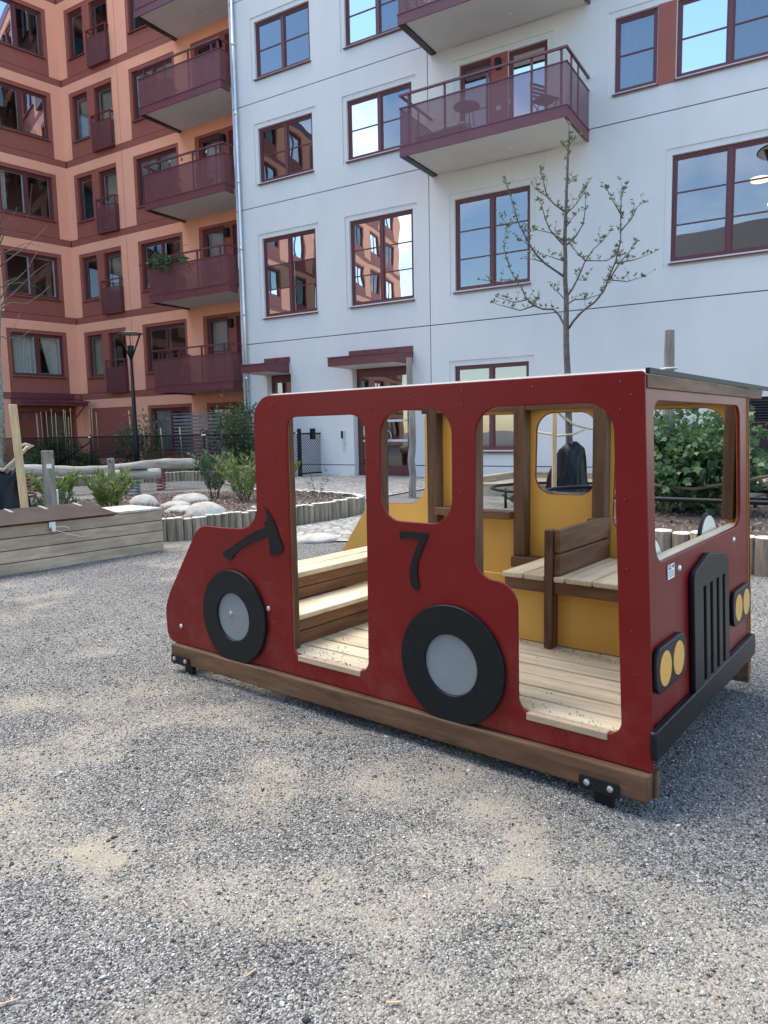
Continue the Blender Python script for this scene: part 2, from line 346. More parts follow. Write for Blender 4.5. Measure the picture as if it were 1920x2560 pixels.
def sheet(name, outlines, thick, mp, m, parent, bevel=0.0, smooth=False):
    """flat board with holes: outlines[0] outer, rest holes; mp(a, b, t) maps board coords (t in 0..thick) to local space"""
    cu = bpy.data.curves.new(name, 'CURVE'); cu.dimensions = '2D'; cu.fill_mode = 'BOTH'
    cu.extrude = max(thick/2-bevel, 1e-5); cu.bevel_depth = bevel; cu.bevel_resolution = 1
    for ol in outlines:
        sp = cu.splines.new('POLY'); sp.points.add(len(ol)-1); sp.use_cyclic_u = True
        for q, (a, b) in zip(sp.points, ol): q.co = (a, b, 0, 1)
    tmp = bpy.data.objects.new('tmp', cu); COL.objects.link(tmp)
    dg = bpy.context.evaluated_depsgraph_get()
    me = bpy.data.meshes.new_from_object(tmp.evaluated_get(dg)); bpy.data.objects.remove(tmp); bpy.data.curves.remove(cu)
    me.materials.clear()
    bm = bmesh.new(); bm.from_mesh(me); bmesh.ops.remove_doubles(bm, verts=bm.verts, dist=1e-5)
    for v in bm.verts: v.co = Vector(mp(v.co.x, v.co.y, v.co.z+thick/2))
    bmesh.ops.recalc_face_normals(bm, faces=bm.faces); bm.to_mesh(me); bm.free()
    me.name = name
    return link(name, me, m, parent)
# ================================================================ ground, setting
A_F, A_T = -.551296, -.675695
P0 = Vector((.981, 19.183, 0)); Q0 = Vector((-11.63, 28.35, 0)); B0 = Vector((.821, 2.180, 0))
FX = Vector((math.cos(A_F), math.sin(A_F), 0)); FN = Vector((math.sin(A_F), -math.cos(A_F), 0))
def facade_pt(u, off, z=0): return P0+FX*u+FN*off+Vector((0, 0, z))
def orange_pt(u, off, z=0): return Q0+FX*u+FN*off+Vector((0, 0, z))
def struct(o): o['kind'] = 'structure'; return o
def stuff(o): o['kind'] = 'stuff'; return o

# ---- value noise for the gravel / sand mask
_tab = RNG.random((64, 64, 6))
def vnoise(x, y, k=0):
    xi = np.floor(x).astype(int); yi = np.floor(y).astype(int); fx = x-xi; fy = y-yi
    fx = fx*fx*(3-2*fx); fy = fy*fy*(3-2*fy)
    g = lambda a, b: _tab[a % 64, b % 64, k]
    return (g(xi, yi)*(1-fx)+g(xi+1, yi)*fx)*(1-fy)+(g(xi, yi+1)*(1-fx)+g(xi+1, yi+1)*fx)*fy
def fbm(x, y, k=0, oct=4):
    s = 0; a = .5; t = 0
    for i in range(oct): s = s+a*vnoise(x*2**i+17*i, y*2**i+5*i, (k+i) % 6); t += a; a *= .5
    return s/t
SAND = [(-.93, 2.09, .12, .10, 1.2), (-.85, 2.03, .11, .10, 1.2), (-.77, 1.89, .10, .05, .9), (-.51, 1.85, .20, .14, .8), (-.32, 1.79, .20, .10, .7), (-.41, 1.87, .15, .10, .7),
        (-.02, 2.45, .18, .17, .95), (.12, 2.45, .18, .14, .8), (.26, 2.56, .18, .14, .95), (.33, 2.28, .17, .18, 1.), (.40, 2.10, .15, .20, 1.), (.37, 1.93, .15, .13, .95), (.21, 1.78, .13, .07, .8),
        (.18, 2.05, .20, .12, .8), (-.16, 1.91, .15, .08, .7), (-.10, 1.79, .15, .07, .7), (.56, 1.90, .15, .09, .75), (-1.72, 3.32, .35, .16, .75), (-1.28, 2.32, .16, .18, .8), (-1.16, 2.21, .16, .12, .7),
        (-1.19, 3.4, .25, .10, .6), (-1.23, 2.88, .13, .10, .6), (-.62, 2.07, .08, .08, .7), (-1.13, 3.48, .5, .14, .5), (.33, 1.58, .08, .05, .6), (.0, 3.0, .3, .1, .4), (.75, 1.65, .25, .12, .4), (1.9, 2.1, .2, .15, .5), (1.35, 2.05, .12, .06, .6)]
def sandmask(x, y):
    wx = x+.10*(fbm(x*5, y*5, 1)-.5); wy = y+.10*(fbm(x*5+9, y*5+3, 2)-.5)
    s = np.zeros_like(x)
    for cx, cy, a, b, w in SAND:
        s = np.maximum(s, w*np.exp(-(((wx-cx)/a)**2+((wy-cy)/b)**2)*1.1))
    n = fbm(x*2.3, y*2.9, 3, 5)
    s = np.maximum(s, np.clip((n-.555)*4.0, 0, .6))
    s = s*(.55+.9*fbm(x*14, y*14, 4, 3))
    return np.clip(s*.86, 0, 1)
def groundz(x, y): return .024*(fbm(x*1.3, y*1.3, 0, 4)-.5)+.016*(fbm(x*5, y*5, 2, 3)-.5)+.006*(fbm(x*13, y*13, 5, 2)-.5)

def gravel_material():
    m = bpy.data.materials.new('gravel_ground'); m.use_nodes = True; n = m.node_tree; b = n.nodes['Principled BSDF']; b.inputs['Roughness'].default_value = .95; b.inputs['Specular IOR Level'].default_value = .2
    t = n.nodes.new('ShaderNodeTexCoord')
    def vor(sc):
        v = n.nodes.new('ShaderNodeTexVoronoi'); v.inputs['Scale'].default_value = sc; v.inputs['Randomness'].default_value = 1; n.links.new(t.outputs['Object'], v.inputs['Vector']); return v
    v = vor(185); sep = n.nodes.new('ShaderNodeSeparateColor'); n.links.new(v.outputs['Color'], sep.inputs[0])
    r = n.nodes.new('ShaderNodeValToRGB'); e = r.color_ramp.elements
    e[0].position = 0; e[0].color = (.045, .042, .037, 1); e[1].position = 1; e[1].color = (.51, .49, .46, 1)
    for p, c in ((.3, (.165, .156, .141, 1)), (.6, (.275, .262, .237, 1)), (.85, (.38, .362, .327, 1))):
        k = r.color_ramp.elements.new(p); k.color = c
    n.links.new(sep.outputs[0], r.inputs['Fac'])
    no = n.nodes.new('ShaderNodeTexNoise'); no.inputs['Scale'].default_value = 1.4; no.inputs['Detail'].default_value = 6; n.links.new(t.outputs['Object'], no.inputs['Vector'])
    mr = n.nodes.new('ShaderNodeMapRange'); mr.inputs['From Min'].default_value = .3; mr.inputs['From Max'].default_value = .7; mr.inputs['To Min'].default_value = .82; mr.inputs['To Max'].default_value = 1.2; n.links.new(no.outputs['Fac'], mr.inputs['Value'])
    mu = n.nodes.new('ShaderNodeMix'); mu.data_type = 'RGBA'; mu.blend_type = 'MULTIPLY'; mu.inputs['Factor'].default_value = 1; n.links.new(r.outputs['Color'], mu.inputs['A']); n.links.new(mr.outputs[0], mu.inputs['B'])
    # sand
    ns = n.nodes.new('ShaderNodeTexNoise'); ns.inputs['Scale'].default_value = 260; ns.inputs['Detail'].default_value = 3; n.links.new(t.outputs['Object'], ns.inputs['Vector'])
    rs = n.nodes.new('ShaderNodeValToRGB'); rs.color_ramp.elements[0].position = .3; rs.color_ramp.elements[0].color = (.245, .212, .155, 1); rs.color_ramp.elements[1].position = .7; rs.color_ramp.elements[1].color = (.40, .352, .265, 1); n.links.new(ns.outputs['Fac'], rs.inputs['Fac'])
    at = n.nodes.new('ShaderNodeAttribute'); at.attribute_name = 'sand'
    fin = n.nodes.new('ShaderNodeMix'); fin.data_type = 'RGBA'; n.links.new(at.outputs['Fac'], fin.inputs['Factor']); n.links.new(mu.outputs['Result'], fin.inputs['A']); n.links.new(rs.outputs['Color'], fin.inputs['B'])
    n.links.new(fin.outputs['Result'], b.inputs['Base Color'])
    v2 = vor(95); ad = n.nodes.new('ShaderNodeMath'); ad.operation = 'ADD'; n.links.new(v.outputs['Distance'], ad.inputs[0]); n.links.new(v2.outputs['Distance'], ad.inputs[1])
    bp = n.nodes.new('ShaderNodeBump'); bp.invert = True; bp.inputs['Strength'].default_value = .9; bp.inputs['Distance'].default_value = .010; iv = n.nodes.new('ShaderNodeMapRange'); iv.inputs['To Min'].default_value = .95; iv.inputs['To Max'].default_value = .40; n.links.new(at.outputs['Fac'], iv.inputs['Value']); n.links.new(iv.outputs[0], bp.inputs['Strength']); n.links.new(ad.outputs[0], bp.inputs['Height']); n.links.new(bp.outputs[0], b.inputs['Normal'])
    return m
M['gravel'] = gravel_material()

def setts_material():
    m = mat('worn_stone_setts', (.30, .28, .25), .9); n = m.node_tree; b = n.nodes['Principled BSDF']; t = n.nodes.new('ShaderNodeTexCoord')
    v = n.nodes.new('ShaderNodeTexVoronoi'); v.feature = 'DISTANCE_TO_EDGE'; v.inputs['Scale'].default_value = 7; n.links.new(t.outputs['Object'], v.inputs['Vector'])
    c = n.nodes.new('ShaderNodeTexVoronoi'); c.inputs['Scale'].default_value = 7; n.links.new(t.outputs['Object'], c.inputs['Vector'])
    sp = n.nodes.new('ShaderNodeSeparateColor'); n.links.new(c.outputs['Color'], sp.inputs[0])
    r = n.nodes.new('ShaderNodeValToRGB'); r.color_ramp.elements[0].color = (.27, .255, .235, 1); r.color_ramp.elements[1].color = (.50, .47, .43, 1); n.links.new(sp.outputs[0], r.inputs['Fac'])
    no = n.nodes.new('ShaderNodeTexNoise'); no.inputs['Scale'].default_value = 60; no.inputs['Detail'].default_value = 4; n.links.new(t.outputs['Object'], no.inputs['Vector'])
    r2 = n.nodes.new('ShaderNodeValToRGB'); r2.color_ramp.elements[0].color = (.6, .6, .6, 1); r2.color_ramp.elements[1].color = (1.2, 1.2, 1.2, 1); n.links.new(no.outputs['Fac'], r2.inputs['Fac'])
    mx = n.nodes.new('ShaderNodeMix'); mx.data_type = 'RGBA'; mx.blend_type = 'MULTIPLY'; mx.inputs['Factor'].default_value = 1; n.links.new(r.outputs['Color'], mx.inputs['A']); n.links.new(r2.outputs['Color'], mx.inputs['B'])
    e = n.nodes.new('ShaderNodeMapRange'); e.inputs['From Min'].default_value = .02; e.inputs['From Max'].default_value = .10; n.links.new(v.outputs['Distance'], e.inputs['Value'])
    m2 = n.nodes.new('ShaderNodeMix'); m2.data_type = 'RGBA'; m2.inputs['A'].default_value = (.20, .18, .15, 1); n.links.new(e.outputs[0], m2.inputs['Factor']); n.links.new(mx.outputs['Result'], m2.inputs['B']); n.links.new(m2.outputs['Result'], b.inputs['Base Color'])
    bp = n.nodes.new('ShaderNodeBump'); bp.inputs['Distance'].default_value = .02; bp.inputs['Strength'].default_value = .8; n.links.new(e.outputs[0], bp.inputs['Height']); n.links.new(bp.outputs[0], b.inputs['Normal'])
    return m
M['setts'] = setts_material()

# ground sheet: fine near grid joined to a wide outer skirt (one mesh)
def make_ground():
    xs = np.concatenate([[-200, -60, -25], np.linspace(-9, 9, 361), [25, 60, 200]])
    ys = np.concatenate([[-200, -60, -20, -6], np.linspace(.6, 12.6, 321), np.linspace(13.5, 30, 18), [60, 250]])
    X, Y = np.meshgrid(xs, ys); nx, ny = len(xs), len(ys)
    near = (np.abs(X) < 9.5) & (Y > 0) & (Y < 13)
    Z = np.where(near, groundz(X, Y), 0.0)
    co = np.stack([X, Y, Z], -1).reshape(-1, 3)
    i = np.arange(nx*ny).reshape(ny, nx); f = np.stack([i[:-1, :-1], i[:-1, 1:], i[1:, 1:], i[1:, :-1]], -1).reshape(-1, 4)
    me = bpy.data.meshes.new('ground'); me.from_pydata(co.tolist(), [], f.tolist())
    a = me.attributes.new('sand', 'FLOAT', 'POINT'); s = np.where(near, sandmask(X, Y), np.clip((fbm(X*1.2, Y*1.2, 3, 4)-.5)*2, 0, .5)).reshape(-1)
    a.data.foreach_set('value', s.astype(np.float32))
    me.polygons.foreach_set('use_smooth', [True]*len(me.polygons))
    return struct(link('ground', me, 'gravel'))
make_ground()

# loose gravel: real angular stones, too many to count
def stones_mesh(name, n, sampler, smin, smax, zoff=.0):
    x, y = sampler(n); s = sandmask(x, y)
    keep = RNG.random(len(x)) > s*.93; x = x[keep]; y = y[keep]; n = len(x)
    base = np.array([(1, 0, 0), (-1, 0, 0), (0, 1, 0), (0, -1, 0), (0, 0, 1), (0, 0, -1)], float)
    sz = smin+(smax-smin)*RNG.random(n)**2.2
    v = base[None]*(sz[:, None, None]*np.stack([.75+.6*RNG.random(n), .6+.5*RNG.random(n), .38+.35*RNG.random(n)], -1)[:, None, :])
    v = v+(RNG.random((n, 6, 3))-.5)*sz[:, None, None]*.75
    th = RNG.random(n)*6.283; ti = (RNG.random(n)-.5)*1.1; c, si = np.cos(th), np.sin(th); ct, st = np.cos(ti), np.sin(ti)
    vy = v[..., 1]*ct[:, None]-v[..., 2]*st[:, None]; vz = v[..., 1]*st[:, None]+v[..., 2]*ct[:, None]; vx = v[..., 0]
    X = vx*c[:, None]-vy*si[:, None]+x[:, None]; Y = vx*si[:, None]+vy*c[:, None]+y[:, None]; Z = vz+(groundz(x, y)+sz*.18+zoff)[:, None]
    co = np.stack([X, Y, Z], -1).reshape(-1, 3)
    tri = np.array([(0, 2, 4), (2, 1, 4), (1, 3, 4), (3, 0, 4), (2, 0, 5), (1, 2, 5), (3, 1, 5), (0, 3, 5)])
    f = (tri[None]+(np.arange(n)*6)[:, None, None]).reshape(-1)
    me = bpy.data.meshes.new(name); me.vertices.add(n*6); me.vertices.foreach_set('co', co.reshape(-1).astype(np.float32))
    me.loops.add(len(f)); me.loops.foreach_set('vertex_index', f.astype(np.int32)); nf = len(f)//3
    me.polygons.add(nf); me.polygons.foreach_set('loop_start', np.arange(0, nf*3, 3, dtype=np.int32)); me.update(); me.validate()
    tone = np.repeat(RNG.random(n)**1.25, 6).astype(np.float32); warm = np.repeat(RNG.random(n), 6).astype(np.float32)
    a = me.attributes.new('tone', 'FLOAT', 'POINT'); a.data.foreach_set('value', tone)
    a = me.attributes.new('warm', 'FLOAT', 'POINT'); a.data.foreach_set('value', warm)
    return me
def stone_mat():
    m = bpy.data.materials.new('crushed_granite'); m.use_nodes = True; n = m.node_tree; b = n.nodes['Principled BSDF']; b.inputs['Roughness'].default_value = .82; b.inputs['Specular IOR Level'].default_value = .35
    at = n.nodes.new('ShaderNodeAttribute'); at.attribute_name = 'tone'; r = n.nodes.new('ShaderNodeValToRGB')
    e = r.color_ramp.elements; e[0].color = (.040, .038, .035, 1); e[1].color = (.66, .64, .60, 1)
    for p, c in ((.3, (.150, .143, .130, 1)), (.6, (.275, .262, .238, 1)), (.85, (.43, .41, .372, 1))): r.color_ramp.elements.new(p).color = c
    n.links.new(at.outputs['Fac'], r.inputs['Fac'])
    aw = n.nodes.new('ShaderNodeAttribute'); aw.attribute_name = 'warm'; g = n.nodes.new('ShaderNodeMapRange'); g.inputs['From Min'].default_value = .88; g.inputs['From Max'].default_value = .97; g.inputs['To Max'].default_value = .6; n.links.new(aw.outputs['Fac'], g.inputs['Value'])
    mx = n.nodes.new('ShaderNodeMix'); mx.data_type = 'RGBA'; mx.inputs['B'].default_value = (.36, .255, .18, 1); n.links.new(g.outputs[0], mx.inputs['Factor']); n.links.new(r.outputs['Color'], mx.inputs['A']); n.links.new(mx.outputs['Result'], b.inputs['Base Color'])
    return m
M['stones'] = stone_mat()
def samp_fan(d0, d1, half, pw=1.0):
    def f(n):
        d = d0+(d1-d0)*RNG.random(n)**pw; x = (RNG.random(n)*2-1)*half*(d+.25); return x, d
    return f
g1 = stuff(link('gravel', stones_mesh('gravel', 165000, samp_fan(1.15, 3.6, .66, .72), .0016, .0050), 'stones'))
tag(g1, 'grey crushed gravel strewn over the ground in front of the red play truck', 'gravel')
g2 = stuff(link('gravel', stones_mesh('gravel', 105000, samp_fan(3.4, 8.2, .66, .75), .0028, .0068), 'stones'))
tag(g2, 'grey crushed gravel stretching from the play truck to the log edging', 'gravel')
g3 = stuff(link('gravel', stones_mesh('gravel', 3200, samp_fan(1.2, 5.0, .66, .8), .005, .010), 'stones'))
tag(g3, 'scattered larger gravel chips lying on top of the grey gravel', 'gravel')

# ================================================================ red play truck
def build_truck():
    t = thing('play_truck', 'red wooden play fire truck with open sides, black wheels and number 7', 'play truck', B0, A_T)
    SL = .05/1.27
    def side_pts():
        return fillet([(.002, .150, .006), (-.05, 1.4145, .012), (-1.826, 1.4155, .11), (-1.828, .800, .15), (-2.08, .792, .4), (-2.275, .792, .13), (-2.548, .415, .10), (-2.592, .330, .10), (-2.588, .150, .06)])
    rear = fillet([(-1.627, .240, .05), (-1.170, .240, .055), (-1.156, 1.322, .085), (-1.618, 1.322, .06)])
    small = fillet([(-1.096, .893, .10), (-.746, .893, .10), (-.746, 1.330, .095), (-1.087, 1.330, .10)])
    front = fillet([(-.478, .240, .055), (-.095, .240, .05), (-.141, 1.330, .10), (-.648, 1.330, .10), (-.661, .706, .11), (-.483, .703, .085)])
    rear_far = fillet([(-1.620, .775, .01), (-1.170, .775, .01), (-1.156, 1.330, .085), (-1.618, 1.330, .06)])
    near = lambda y0: (lambda a, b, s: (a, y0+s, b))
    sp = sheet('side_panel', [side_pts(), rear, small, front], .014, near(.025), 'red', t, bevel=.0035)
    sheet('inner_lining', [side_pts(), rear, small, front], .0015, near(.0395), 'yellow', sp)
    sp2 = sheet('side_panel', [side_pts(), rear_far, small, front], .014, near(1.376), 'red', t, bevel=.0035)
    sheet('inner_lining', [side_pts(), rear_far, small, front], .0015, near(1.374), 'yellow', sp2)
    # front panel, leaning back slightly
    fm = lambda x0: (lambda a, b, s: (x0+s-(b-.15)*SL, a, b))
    fo = fillet([(.0445, .165, .002), (1.3705, .165, .002), (1.3705, 1.366, .002), (.0445, 1.366, .002)])
    ws = fillet([(.112, .803, .075), (1.247, .803, .075), (1.247, 1.332, .06), (.116, 1.332, .06)])
    fp = sheet('front_panel', [fo, ws], .014, fm(-.017), 'red', t, bevel=.003)
    sheet('inner_lining', [fo, ws], .0015, fm(-.019), 'yellow', fp)
    # grille with slots, bumper, lamps
    go = fillet([(.455, .285, .012), (.935, .285, .012), (.935, .705, .03), (.88, .735, .03), (.655, .765, .02), (.470, .722, .03), (.455, .70, .03)])
    slots = [fillet([(c-.021, .292, .004), (c+.021, .292, .004), (c+.021, .657, .004), (c-.021, .657, .004)]) for c in (.585, .675, .765, .855)]
    gr = sheet('grille', [go]+slots, .020, fm(.000), 'black', t, bevel=.003)
    sheet('bumper', [fillet([(.018, .195, .012), (1.395, .195, .012), (1.395, .283, .012), (.018, .283, .012)])], .022, fm(.000), 'black', t, bevel=.004)
    for c in (.205, 1.185):
        hl = sheet('headlight', [fillet([(c-.155, .393, .045), (c+.155, .393, .045), (c+.155, .537, .05), (c-.155, .537, .05)])], .016, fm(.000), 'black', t, bevel=.004)
        for s in (-1, 1):
            sheet('lens', [circle(c+s*.069, .463, .057, 40)], .004, fm(.0135), 'lens', hl, bevel=.001)
    # wheels
    for cx in (-2.015, -.752):
        w = sheet('wheel', [circle(cx, .363, .228, 72), circle(cx, .363, .122, 56)], .019, near(.005), 'black', t, bevel=.004)
        sheet('hub', [circle(cx, .363, .123, 56)], .008, near(.016), 'hub', w)
        w = sheet('wheel', [circle(cx, .363, .228, 48), circle(cx, .363, .122, 40)], .019, near(1.391), 'black', t, bevel=.004)
        sheet('hub', [circle(cx, .363, .123, 40)], .008, near(1.391), 'hub', w)
    # axe and number: flat black cut-outs
    axe = [(-1.778, .916), (-1.752, .898), (-1.730, .876), (-1.714, .854), (-1.692, .809), (-1.668, .755), (-1.655, .732), (-1.668, .712), (-1.703, .698), (-1.744, .693), (-1.747, .742), (-1.751, .784), (-1.817, .759), (-1.872, .739), (-1.930, .714), (-1.986, .684), (-2.006, .664), (-2.021, .647), (-2.043, .641), (-2.066, .648), (-2.083, .664), (-2.083, .676), (-2.051, .691), (-1.998, .716), (-1.951, .742), (-1.900, .768), (-1.845, .794), (-1.769, .820), (-1.778, .842), (-1.752, .856), (-1.757, .874), (-1.765, .891)]
    sheet('axe_emblem', [axe[::-1]], .002, near(.0185), 'black', sp)
    seven = [(-.991, .858), (-.852, .858), (-.873, .816), (-.896, .767), (-.905, .745), (-.909, .723), (-.911, .704), (-.909, .685), (-.901, .652), (-.904, .637), (-.917, .631), (-.934, .639), (-.943, .662), (-.946, .685), (-.945, .705), (-.939, .730), (-.931, .754), (-.910, .799), (-.895, .830), (-.942, .834), (-.971, .831), (-.988, .826)]
    sheet('number_seven', [seven[::-1]], .002, near(.0185), 'black', sp)
    # beams, feet
    for y0 in (.0, 1.372):
        MB().box(-2.53, .0, y0, y0+.046, .05, .144).build('base_beam', 'beam', t, bevel=.007, seg=2)
    MB().box(-.30, .012, .0475, .085, .052, .140).build('beam_end', 'beam', t, bevel=.005)
    for x0 in (-.32, -1.3, -2.45):
        MB().box(x0, x0+.06, .048, 1.370, .052, .140).build('cross_beam', 'beam_y', t, bevel=.005)
    for y, s in ((-.005, -1), (1.423, 1)):
        for x0, x1, fx in ((-.228, -.092, -.15), (-2.520, -2.370, -2.40)):
            b = sheet('foot_bracket', [fillet([(x0, .046, .008), (x1, .046, .008), (x1, .092, .008), (x0, .092, .008)])], .006, (lambda y: (lambda a, bb, q: (a, y-.003+q, bb)))(y), 'blackm', t, bevel=.001)
            mb = MB(); yy = y+.03*(-s); mb.box(fx-.032, fx+.032, yy-.012, yy+.012, -.06, .062); mb.build('foot', 'blackm', b, bevel=.003)
            for bx in (x0+.028, x1-.028):
                m2 = MB(); m2.tube([(bx, y+s*.003, .071), (bx, y+s*.008, .071), (bx, y+s*.011, .071)], [.0115, .0105, .005], 14); m2.build('bolt', 'zinc', b, smooth=False)
    # floor boards (run lengthways) and sills
    MB().box(-1.69, -.05, .06, 1.36, .195, .212).build('gap_shade_plate', 'steel_dark', t)  # added dark plate, stands in for shade in the gaps between boards
    y = .058; k = 0
    while y < 1.34:
        w = min(.118, 1.366-y)
        MB().box(-1.70, -.036, y, y+w-.010, .2185, .244+random.uniform(-.0012, .0012)).build('floor_board', 'worn', t, bevel=.004); y += w; k += 1
    MB().box(-1.588, -1.217, .0212, .0555, .219, .2455).build('sill', 'grey_wood_x', t, bevel=.003)  # both sills: darker wood colour stands in for shade on the front face
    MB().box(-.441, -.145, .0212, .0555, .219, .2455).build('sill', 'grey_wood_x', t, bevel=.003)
    # posts
    for x in (-1.695, -1.150, -.70):
        MB().box(x-.034, x+.034, .0455, .115, .246, 1.4075).build('post', 'beam_z', t, bevel=.004)
    for x, z0 in ((-1.725, .246), (-1.152, .555), (-.705, .246)):
        MB().box(x-.034, x+.034, 1.298, 1.3685, z0, 1.4075).build('post', 'beam_z', t, bevel=.004)
    for y0 in (.0455, 1.300):
        MB().box(-.125, -.075, y0, y0+.068, .82, 1.36).build('post', 'beam_z', t, bevel=.004)
        MB().box(-1.80, -.08, y0+.004, y0+.064, 1.345, 1.4065).build('roof_rail', 'beam', t, bevel=.003)
    MB().box(-1.187, -1.00, 1.27, 1.3665, .495, .553).build('post_block', 'beam', t, bevel=.004)
    MB().box(-1.688, -1.188, 1.262, 1.3665, .755, .797).build('far_ledge', 'beam', t, bevel=.004)
    # roof
    rf = MB().box(-1.715, -.050, .026, 1.83, 1.4202, 1.4236).build('roof', 'polycarb', t)
    MB().box(-.0495, -.036, .040, 1.84, 1.4090, 1.4265).build('edge_trim', 'blackm', rf)
    m2 = MB(); m2.quadbox([(-.085, .041, 1.366), (-.0405, .041, 1.366), (-.0405, 1.625, 1.366), (-.085, 1.625, 1.366), (-.085, .041, 1.4075), (-.0425, .041, 1.4075), (-.0425, 1.66, 1.4075), (-.085, 1.66, 1.4075)])
    m2.build('roof_beam', 'beam_y', t, bevel=.002)
    m2 = MB(); m2.box(-1.82, -1.77, .07, 1.66, 1.366, 1.4075); m2.build('roof_beam', 'beam_y', t, bevel=.002)
    # dashboard ledge under the windscreen with two round play discs
    MB().box(-.092, -.046, .0475, 1.365, .772, .806).build('dash_ledge', 'worn_y', t, bevel=.006)
    for c in (.29, 1.03):
        d = sheet('steering_disc', [circle(c, .745, .128, 44)], .014, (lambda a, b, s: (-.118+s-(b-.745)*.06, a, b)), 'black', t, bevel=.003)
        sheet('disc_face', [circle(c, .745, .120, 44)], .003, (lambda a, b, s: (-.1035+s-(b-.745)*.06, a, b)), 'white_disc', d)
    # middle bench: seats on both sides of a backrest
    for x0, x1 in ((-.952, -.845), (-.838, -.736), (-.690, -.640), (-.633, -.512), (-.505, -.385)):
        MB().box(x0, x1, .758, 1.366, .556, .581).build('seat_board', 'worn_y', t, bevel=.006)
    MB().box(-.735, -.695, .755, .822, .246, .792).build('bench_post', 'beam_z', t, bevel=.004)
    MB().box(-.735, -.695, 1.23, 1.295, .555, .792).build('bench_post', 'beam_z', t, bevel=.004)
    for z0, z1 in ((.585, .683), (.690, .795)):
        MB().box(-.693, -.664, .768, 1.366, z0, z1).build('backrest_board', 'beam_y', t, bevel=.005)
    MB().box(-.945, -.737, .772, .812, .500, .555).build('seat_rail', 'beam', t, bevel=.003)
    MB().box(-.693, -.388, .772, .812, .500, .555).build('seat_rail', 'beam', t, bevel=.003)
    MB().box(-1.19, -.385, .823, .841, .247, .553).build('bench_panel', 'yellow', t, bevel=.002)
    # rear steps and seat
    MB().box(-1.712, -1.690, .0485, 1.366, .246, .310).build('riser_board', 'beam_y', t, bevel=.004)
    MB().box(-1.714, -1.692, .0485, 1.366, .314, .372).build('riser_board', 'beam_y', t, bevel=.004)
    MB().box(-1.895, -1.668, .0485, 1.366, .374, .398).build('step_board', 'worn_y', t, bevel=.005)
    MB().box(-1.920, -1.900, .0485, 1.366, .400, .456).build('riser_board', 'beam_y', t, bevel=.004)
    MB().box(-1.922, -1.902, .0485, 1.366, .460, .515).build('riser_board', 'beam_y', t, bevel=.004)
    MB().box(-2.00, -1.878, .0485, 1.366, .517, .545).build('seat_board', 'worn_y', t, bevel=.006)
    MB().box(-2.13, -2.008, .0485, 1.366, .517, .545).build('seat_board', 'worn_y', t, bevel=.006)
    MB().box(-2.50, -2.48, .0485, 1.366, .155, .38).build('rear_panel', 'red', t, bevel=.003)
    # screws and bolts
    for x, z in ((-1.70, 1.375), (-1.675, 1.385), (-1.70, 1.325), (-1.52, 1.38), (-1.25, 1.385), (-1.13, 1.34), (-.94, 1.39), (-.70, 1.385), (-.70, 1.335), (-.42, 1.385), (-.12, 1.385), (-.085, 1.345), (-.12, 1.30), (-.705, 1.22), (-.705, 1.02), (-.705, .80), (-.10, 1.02), (-.09, .80), (-.07, .60), (-.06, .46), (-.075, .33), (-1.135, 1.14), (-1.135, .92), (-1.135, .76), (-1.135, .58), (-1.135, .40), (-1.70, 1.13), (-1.70, .98), (-1.135, .20), (-.30, .20), (-1.45, .19), (-.60, .20)):
        MB().tube([(x, .0215, z), (x, .0200, z)], [.0045, .003], 8).build('screw', 'rust_screw', sp)
    for x, z in ((-1.772, .437), (-2.46, .245), (-2.04, .377)):
        yy = .0215 if x != -2.04 else .016
        MB().tube([(x, yy, z), (x, yy-.004, z), (x, yy-.007, z)], [.0125, .011, .004], 14).build('bolt', 'zinc', sp)
    for v, z in ((.355, .755), (1.115, .757)):
        x = -.003-(z-.15)*SL; MB().tube([(x, v, z), (x+.004, v, z), (x+.007, v, z)], [.013, .011, .004], 14).build('bolt', 'zinc', fp)
    # maker's label: white plate with small dark print
    lb = sheet('rating_label', [fillet([(.222, .737, .004), (.292, .737, .004), (.292, .786, .004), (.222, .786, .004)])], .0012, fm(-.0008), 'white', fp)
    for k in range(4):
        z = .744+k*.006; sheet('print_line', [[(.228, z), (.286-.006*(k % 2), z), (.286-.006*(k % 2), z+.0022), (.228, z+.0022)]], .0004, fm(.0006), 'slat', lb)
    sheet('print_block', [[(.228, .770), (.258, .770), (.258, .775), (.228, .775)]], .0004, fm(.0006), 'red', lb)
    sheet('print_block', [[(.228, .778), (.258, .778), (.258, .783), (.228, .783)]], .0004, fm(.0006), 'slat', lb)
    sheet('print_mark', [circle(.277, .777, .0085, 16, .006)], .0004, fm(.0006), 'red', lb)
    return t
TRUCK = build_truck()
